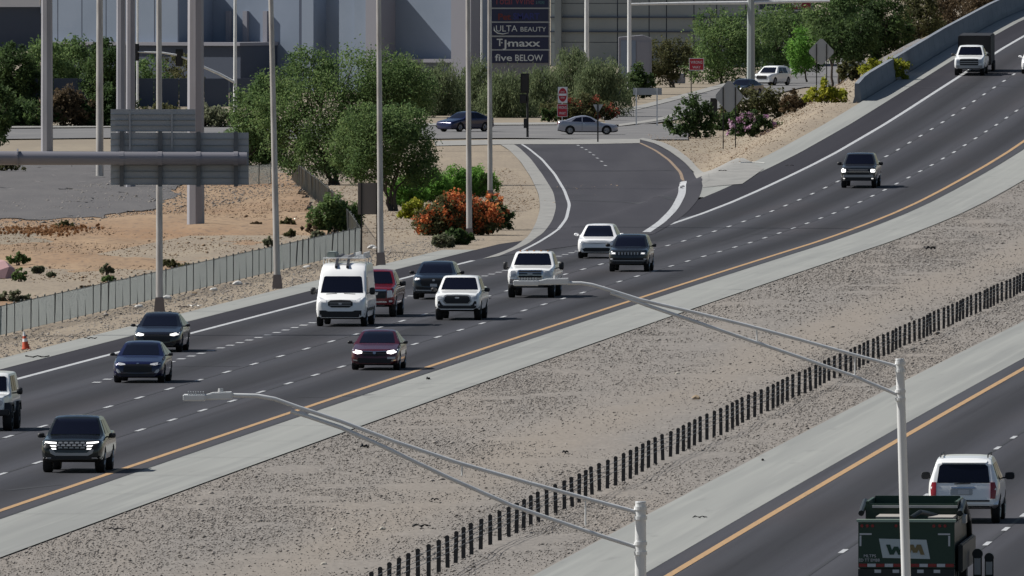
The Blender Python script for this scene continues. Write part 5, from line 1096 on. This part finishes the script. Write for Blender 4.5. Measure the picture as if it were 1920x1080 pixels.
# trees by the slip road
tree('thin olive tree beside the red wrong way sign', 1262, 1760, [(1235,112,42,30),(1270,100,34,28),(1215,125,26,22),(1250,135,36,20)], 6500, .13, LO, trunks=3, tr=.10, bark=M_barkpale, name='olive_tree')
tree('broad green tree behind the wide signal pole', 1352, 1790, [(1350,85,62,50),(1400,70,50,52),(1320,120,42,38),(1375,125,48,34),(1335,45,40,28)], 15000, .13, LG, tr=.16, depth=.7)
tree('green tree behind the white SUV on the slip road', 1460, 1850, [(1450,75,55,48),(1500,70,50,50),(1470,35,45,30),(1440,110,40,26),(1520,105,36,30)], 14000, .13, LG, tr=.16, depth=.7)
tree('bright leafy tree left of the far diamond sign', 1512, 1800, [(1505,95,30,30),(1515,70,26,28),(1500,120,22,18)], 5000, .13, LH, tr=.10)
tree('dark forked tree right of the far diamond sign', 1575, 1640, [(1580,75,48,38),(1615,60,40,34),(1560,50,34,30),(1600,100,30,18)], 10000, .13, LD, tr=.14, trunks=2, split=.5)
for i, (u, v, lm, lb) in enumerate(((1660,40,LD,'dark tree behind the start of the parapet wall'), (1722,35,LO,'dull olive tree behind the parapet wall'), (1785,30,LB,'dry brownish tree behind the parapet wall'), (1845,18,LB,'dry brownish tree where the parapet leaves the view'), (1905,-10,LH,'bright green tree over the far end of the parapet'), (1610,20,LG,'tall green tree behind the dark forked tree'), (1560,12,LG,'green tree past the red sign board'))):
    tree(lb, u, 1750 + 40 * (i % 3), [(u, v, 42, 40), (u-24, v+28, 30, 34), (u+24, v+26, 30, 34), (u, v-26, 34, 30), (u, v+55, 38, 30)], 8500, .15, lm, tr=.14)
# trees at the left beyond the cross street
for i, (u, v, lm, lb) in enumerate(((28,130,LD,'dark tree left of the thick pole by the cross street'), (88,120,LG,'green tree directly behind the thick pole'), (140,120,LG,'bright green tree right of the thick pole'), (206,125,LD,'dark tree behind the thin weathered pole'), (285,150,LG,'thin green tree under the signal arm'), (345,150,LO,'sparse olive tree under the outer signal head'), (50,190,LD,'dense low tree by the cross street kerb'))):
    tree(lb, u, 1600 + 30 * (i % 3), [(u, v, 42, 42), (u-26, v+30, 30, 34), (u+26, v+30, 30, 36), (u, v+60, 40, 30), (u-8, v-26, 30, 24)], 10000 if i < 4 or i == 6 else 4500, .14, lm, tr=.13)
tree('dark leafy tree at the frame edge behind the gravel yard', -8, 1330, [(0,200,26,38),(-15,240,30,40),(8,250,20,28)], 2600, .15, LD, tr=.12)
# street-side shrubs
shrub('dark hedge at the left end of the cross street', 30, 237, 80, 50, 7000, .14, LD); shrub('brown dry bush behind the thick utility pole', 125, 237, 50, 74, 6000, .14, LB); shrub('dark bush right of the thin weathered pole', 208, 237, 48, 80, 6500, .14, LD)
shrub('olive bush under the signal arm', 290, 238, 52, 46, 4500, .13, LO); shrub('grey bush between the thick pole and the trees', 390, 238, 56, 44, 4500, .13, LS)
shrub('red leaved bush behind the stacked red signs', 1080, 226, 70, 48, 5000, .11, LO, flowers=(FR, 1100, .09)); shrub('dark green bush left of the red leaved bush', 1032, 228, 22, 30, 900, .11, LD)
shrub('round dark clipped shrub near the steel pole', 1175, 195, 11, 22, 700, .08, LD, name='clipped_shrub')
# planted slope by the ramp
for u, v, ru, h, lm, lb in ((765,388,36,62,LH,'rounded bright green shrub left of the yellow bush'), (808,380,44,66,LH,'bright green feathery shrub behind the yellow bush'), (850,372,44,66,LH,'bright green feathery shrub left of the lamp pole'), (895,372,40,66,LH,'dark upright shrub right of the lamp pole')):
    shrub(lb, u, v, ru, h, 7000, .09, lm, aspect=3, name='green_shrub')
shrub('yellow green leafy bush at the edge of the green shrubs', 776, 411, 28, 42, 2600, .09, LY, name='yellow_bush')
shrub('large orange flowering bush behind the lamp pole base', 858, 442, 74, 78, 11000, .085, LO, name='flowering_bush', flowers=(FO, 5600, .07)); shrub('orange and red flowering bush right of the lamp pole', 920, 432, 36, 66, 4500, .085, LD, name='flowering_bush', flowers=(FO, 1500, .07))
shrub('yellow tinted bush tucked behind the orange flowers', 832, 412, 34, 34, 1400, .10, LY, name='yellow_bush')
shrub('low dark green bush in front of the orange flowers', 858, 460, 30, 34, 2000, .10, LD, name='green_shrub'); shrub('low dull bush at the verge corner of the flower bed', 828, 466, 26, 28, 1300, .09, LS, name='green_shrub'); shrub('low dark bush right behind the lamp pole shroud', 908, 440, 24, 34, 1200, .09, LD, name='green_shrub')
# fence-line shrub and weeds of the desert
shrub('bushy green shrub growing at the bend of the fence', 628, 436, 46, 76, 8000, .08, LG, depth=.5); shrub('dry brown weed clump beside the fence bend shrub', 585, 440, 18, 20, 500, .08, LB, name='weed_clump')
wd = [(35,496,20,26,LG,'dark green weed right beside the pinkish sand heap'),(38,528,15,22,LG,'dark weed just below the sand heap weed'),(70,514,13,16,LS,'small grey weed next to the sand heap weeds'),(201,514,13,16,LS,'grey green weed, upper of two touching clumps near the fence'),(203,530,12,13,LG,'dark weed, lower of two touching clumps near the fence'),(22,568,32,22,LS,'wide low grey weed near the fence by the sand heap'),(318,502,18,16,LO,'olive weed just right of the verge light pole'),(503,462,10,18,LS,'upright grey weed left of the leaning light pole'),(540,425,16,14,LO,'olive tuft behind the leaning light pole, upper one'),(545,445,14,12,LO,'olive tuft right of the leaning light pole, lower one'),(595,450,16,16,LS,'grey weed at the fence left of the bushy shrub'),(120,430,24,14,LO,'green weed at the end of the rust grass drift'),(10,322,40,18,LO,'low green weeds on the gravel yard under the sign boom'),(95,520,8,8,LS,'tiny weed to the right of the sand heap weeds'),(350,505,14,10,LO,'low olive weed a step right of the light pole weed'),(480,425,10,8,LB,'tiny dry tuft near the thick utility pole'),(160,545,10,6,LB,'flat dry tuft near the fence')]
for u, v, ru, h, lm, lb in wd: shrub(lb, u, v, ru, h * 1.15, 1200, .07, lm, 'weeds in the desert dirt', name='desert_weed', depth=.6)
# gore planting
shrub('tall olive shrub at the point between ramp and freeway', 1300, 258, 46, 80, 2800, .13, LD, name='gore_shrub'); shrub('wide olive brown shrub under the signal pole', 1425, 232, 80, 78, 4200, .13, LO, name='gore_shrub', depth=.5); shrub('dark shrub between the plaque and the purple flowers', 1365, 245, 34, 50, 1800, .12, LD, name='gore_shrub')
shrub('purple pink flowering bush on the gore slope', 1415, 256, 48, 46, 2400, .10, LD, name='flowering_bush', flowers=(FP, 1100, .085), depth=.5); shrub('yellow green bush near the end of the parapet wall', 1548, 192, 40, 42, 2200, .12, LY, name='yellow_bush', flowers=None); shrub('yellow green bush behind the parapet wall', 1658, 150, 44, 50, 2400, .12, LY, name='yellow_bush')
shrub('dry twiggy bush right of the wide olive shrub', 1490, 210, 30, 50, 1400, .11, LB, name='gore_shrub'); shrub('grey green bush along the parapet behind the diamond sign', 1600, 150, 30, 40, 1400, .12, LO, name='gore_shrub')

shrub('dark bush in front of the pale utility doors', 1195, 205, 34, 70, 3000, .13, LD, Y=1660.0); shrub('grey green bush below the panelled wall', 1140, 205, 36, 60, 3000, .13, LO, Y=1640.0)
# dry grass drift and a pale heap on the desert dirt
V, Q, t = leaves([(-.2, 0, .05), (2.0, 4, .05), (-2.2, -6, .05), (1.0, -8, .04)], [(2.0, 14, .10), (1.8, 10, .10), (1.6, 12, .10), (2.2, 10, .08)], 9000, .07, 4, 0, clump=.012, seed=77, shell=.1, zmin=.0)
pg = G(62, 436); link('dry_grass', np_mesh('dry_grass', V, Q, t), leaf_mat('rust_grass', [(0,(.18,.09,.045)),(.5,(.30,.16,.08)),(1,(.40,.25,.14))], .5), None, loc=pg + Vector((0,0,.05)), label='rust brown drift of dry grass on the desert dirt', cat='grass', kind='stuff')
link('pale_mound', rock_mesh(5, 1.0, 2.6, .9), mat('fringe_pink', (.40,.24,.24), .95), None, loc=G(-12, 520), label='pinkish sand heap at the edge of the desert by weeds', cat='sand heap').scale = (.95, .95, .95)  # stands for an unidentified overexposed object; lens-fringe pink put into its colour
# ================================================================ BUILDINGS
def wall_box(b, x0, x1_, y0, y1, z0, z1): b.box(x0, x1_, y0, y1, z0, z1)
YB1 = 1720.0; rot = math.radians(-30); bl = empty('retail_store', gp(at(560, 180, YB1).x, YB1), rz=rot, label='large pale blue grey store with stepped walls and long diagonal shadows', cat='building')
sB = S(YB1); bx = lambda u: (u - 560) / sB / math.cos(rot)
M_wall = mat('store_wall', (.225,.27,.345), .85, noise=[((.25,.25,.25),(.195,.24,.31),.4,.7)]); M_wall2 = mat('store_wall_dark', (.06,.075,.11), .8); M_wall3 = mat('store_wall_tan', (.26,.26,.295), .85)
def vol(nm, u0, u1, y0, y1, z0, z1, m): MB().box(bx(u0), bx(u1), y0, y1, z0, z1).build(nm, m, bl)
vol('wall', 150, 905, 0, 4, 0, 11.5, M_wall)
vol('pier', 150, 398, -6.0, -.01, 4.0, 9.2, M_wall); vol('lower_wall', 150, 520, -6.3, -.02, 0, 4.0, M_wall2); vol('ledge', 150, 522, -6.6, -.03, 4.01, 4.3, M_wall3)
vol('pier', 574, 586, -1.2, -.01, 0, 9.3, M_wall2); vol('pier', 590, 612, -2.2, -.01, 0, 9.25, M_wall); vol('wall_panel', 657, 690, -1.9, -.01, 0, 9.0, M_wall); vol('pier', 690, 714, -2.3, -.01, 0, 9.1, M_wall); vol('wall_panel', 714.5, 742, -2.6, -.01, 0, 9.2, M_wall3); vol('pier', 868, 905, -2.0, -.01, 0, 9.4, M_wall3)
vol('canopy', 742, 868, -1.5, -.02, 2.6, 2.9, M_wall3); vol('door', 600, 690, -.3, -.015, 0, 2.4, M_wall2); vol('parapet_cap', 150, 905, -.25, .3, 11.51, 11.8, M_wall3)
for k, u in enumerate(np.linspace(170, 400, 6)): MB().box(bx(u)-.03, bx(u)+.03, -6.012, -6.0, 4.32, 9.1).build('panel_joint', M_wall2, bl)
for u in (430, 462, 500): vol('pilaster', u-4, u+4, -.35, -.012, 4.31, 7.0, M_wall3)
YB2 = 1960.0; pbm = gp(at(1220, 120, YB2).x, YB2); b2 = empty('panel_store', pbm, rz=math.radians(-9), label='wide grey store of square concrete panels behind the willows', cat='building'); s2 = S(YB2)
M_pan = mat('panel_grey', (.27,.295,.30), .85, noise=[((.3,.3,.3),(.235,.26,.265),.4,.7)])
us = [1030, 1048, 1095, 1157, 1217, 1250, 1302, 1345, 1400, 1460]; vs_ = [80, 60, 33, 7, -25]
MB().box((1030-1220)/s2, (1462-1220)/s2, .12, 25, 0, at(0,-26,YB2).z).build('wall', M_wall2, b2)
for i in range(len(us) - 1):
    for j in range(len(vs_)):
        z0 = 0 if j == 0 else at(0, vs_[j-1], YB2).z + .06; z1 = at(0, vs_[j], YB2).z
        MB().box((us[i]-1220)/s2 + .05, (us[i+1]-1220)/s2 - .05, 0, .15, z0, z1).build('wall_panel', M_pan, b2)
MB().box((1040-1220)/s2, (1052-1220)/s2, -.8, 0, 0, 14).build('column', M_pan, b2)
for v in (60, 33): z = at(0, v, YB2).z; MB().box((1030-1220)/s2, (1462-1220)/s2, -.25, -.01, z-.03, z+.10).build('ledge', M_wall2, b2)
p = gp(at(1192, 160, 1700).x, 1700); e = empty('utility_enclosure', p, label='pale gabled utility doors between the willow and the steel pole', cat='shed'); b = lambda u: (u - 1192) / S(1700)
MB().prism([(b(1160),0),(b(1222),0),(b(1222),at(0,72,1700).z),(b(1205),at(0,66,1700).z),(b(1160),at(0,70,1700).z)], 'y', 0, 3).build('shell', M_wall3, e); MB().box(b(1164), b(1192), -.05, -.002, 0, at(0,76,1700).z).build('door', M_wall, e); MB().box(b(1194), b(1218), -.05, -.002, 0, at(0,78,1700).z).build('door', M_wall3, e)
for u0, u1, v0, v1, Y, lb in ((9,28,200,232,1560,'grey metal utility cabinet under the left trees'), (147,164,196,224,1570,'pale electrical cabinet beside the thin weathered pole'), (1255,1285,138,172,1790,'grey utility cabinet behind the thin olive tree'), (1118,1165,142,168,1640,'dark low enclosure with rails under the willow')):
    a, c = at(u0, v0, Y), at(u1, v1, Y); p = gp((a.x+c.x)/2, Y); e = empty('utility_cabinet', p, label=lb, cat='cabinet'); h = a.z - p.z; w = (c.x - a.x) / 2
    MB().box(-w, w, 0, 1.0, 0, h).build('housing', M_wall if Y != 1640 else M_wall2, e, bevel=.03); MB().box(-w*.9, -.01, -.03, -.002, .1, h-.1).build('door', M_wall3, e); MB().box(.01, w*.9, -.03, -.002, .1, h-.1).build('door', M_wall3, e)
Y = 1600.0; e = empty('low_wall', gp(at(200,220,Y).x, Y), label='dark low block wall behind the street trees on the left', cat='wall')
for k in range(12): u = -40 + k*47; a, c = at(u, 200, Y) - e.location, at(u+46, 236, Y) - e.location; MB().box(a.x, c.x, 0, .25, 0, 2.3).build('wall_panel', M_wall2, e)
Y = 2150.0; e = empty('left_store', gp(at(40,100,Y).x, Y), label='dark store front with a white fascia at the top left', cat='building'); sL = S(Y)
MB().box(-8, 9, 0, 20, 0, at(0,13,Y).z).build('wall', M_wall2, e); MB().box(-8.2, (75-40)/sL, -.5, -.01, at(0,13,Y).z+.02, at(0,-20,Y).z).build('fascia', mat('fascia_white', (.75,.74,.76), .6), e); MB().box((75-40)/sL+.05, 16, -.4, 20, at(0,25,Y).z, at(0,-30,Y).z).build('upper_wall', M_wall, e)

# ================================================================ LOOSE STONES (uncountable)
def stones(name, o0, o1, Y0, Y1, n, size, dens=None, tint=(0, 1), m=M_stone, label=None):
    r = np.random.default_rng(abs(hash(name)) % 1000 if False else len(name) * 17 + int(o0 + 50))
    q = r.random(n * 3); Y = Y0 + (Y1 - Y0) * q; O = r.uniform(o0, o1, n * 3); X = x1(Y) + O
    p = np.ones(n * 3) if dens is None else dens(O, X, Y); keep = r.random(n * 3) < p; X, Y, O = X[keep][:n], Y[keep][:n], O[keep][:n]; n = len(X)
    s = size * np.exp(r.normal(0, .42, n)); base = np.array([(1,0,0),(0,1,0),(-1,0,0),(0,-1,0),(0,0,.5),(0,0,-.5)])
    V = base[None] * (s[:, None, None] * r.uniform(.7, 1.3, (n, 6, 1))); a = r.uniform(0, 6.28, n); ca, sa = np.cos(a), np.sin(a)
    V = np.stack([V[..., 0]*ca[:, None] - V[..., 1]*sa[:, None], V[..., 0]*sa[:, None] + V[..., 1]*ca[:, None], V[..., 2]], -1)
    V += np.stack([X, Y, surf(X, Y) + .02 + .1*s], -1)[:, None]
    f = np.array([(0,1,4),(1,2,4),(2,3,4),(3,0,4),(1,0,5),(2,1,5),(3,2,5),(0,3,5)]); Q = (f[None] + (np.arange(n) * 6)[:, None, None]).reshape(-1, 3)
    t = np.clip(tint[0] + (tint[1] - tint[0]) * r.beta(2, 2.2, n), 0, 1)
    o = link(name, np_mesh(name, V.reshape(-1, 3), Q, np.repeat(t, 6)), m); tag(o, label, 'gravel', kind='stuff'); return o
def med(O, X, Y):
    track = np.exp(-((O - 14.6 - 1.2 * vnoise(X * 0 + Y * .012, Y * 0, 9)) / 1.9)**2); return np.clip(1.0 - 1.05 * track, .3, 1) * (.6 + .45 * fbm(X * .25, Y * .02, 3, 8))
stones('median_stones', 6.95, 21.8, 480, 760, 60000, .023, med, label='loose grey brown gravel strewn over the median')
stones('median_far_stones', 6.95, 21.8, 760, 1200, 50000, .028, med, label='loose grey brown gravel on the far median')
stones('verge_stones', -17.4, -14.0, 690, 1000, 7000, .032, None, (.2, 1), label='loose pale stones on the verge dirt')
stones('desert_stones', -42, -18.4, 720, 1180, 14000, .036, lambda O, X, Y: np.clip(.4 + fbm(X*.2, Y*.04, 3, 4), 0, 1), (.25, .95), m=leaf_mat('desert_clods', [(0,(.11,.075,.05)),(.5,(.22,.155,.105)),(1,(.36,.28,.20))], 0, .95), label='brown clods and stones on the desert dirt')
stones('slope_stones', -40, -12, 985, 1250, 7000, .035, lambda O, X, Y: np.where((X < np.interp(Y, [985, 1020, 1060, 1120, 1200, 1250], [-3.5, -1.5, .3, 1.2, .8, -.3])) & (X > -14), 1, 0), (.3, 1), m=MATS['desert_clods'], label='loose stones on the planted slope')

stones('gore_stones', -40, -11, 1095, 1420, 5000, .035, lambda O, X, Y: np.where((X > np.interp(Y, [1095, 1150, 1250, 1330, 1420], [12.5, 13.2, 11.8, 10.5, 9.5])), 1, 0), (.3, 1), m=MATS['desert_clods'], label='loose stones on the gore dirt')
stones('yard_stones', -52, -24, 1015, 1260, 8000, .045, lambda O, X, Y: np.where(X < -10.5 - (1180 - Y) * .075, 1, 0), (0, .7), label='loose dark gravel on the yard')
hz = bpy.data.materials.new('haze'); hz.use_nodes = True; ht = hz.node_tree; ht.nodes.clear(); ho = ht.nodes.new('ShaderNodeOutputMaterial'); hv = ht.nodes.new('ShaderNodeVolumePrincipled')
hv.inputs['Color'].default_value = (.72, .82, 1.0, 1); hv.inputs['Density'].default_value = HAZE; hv.inputs['Anisotropy'].default_value = .2; ht.links.new(hv.outputs[0], ho.inputs['Volume'])
if HAZE > 0: MB().box(-950, 1050, -30, 7050, -2, 60).build('haze', hz, None, kind='stuff')
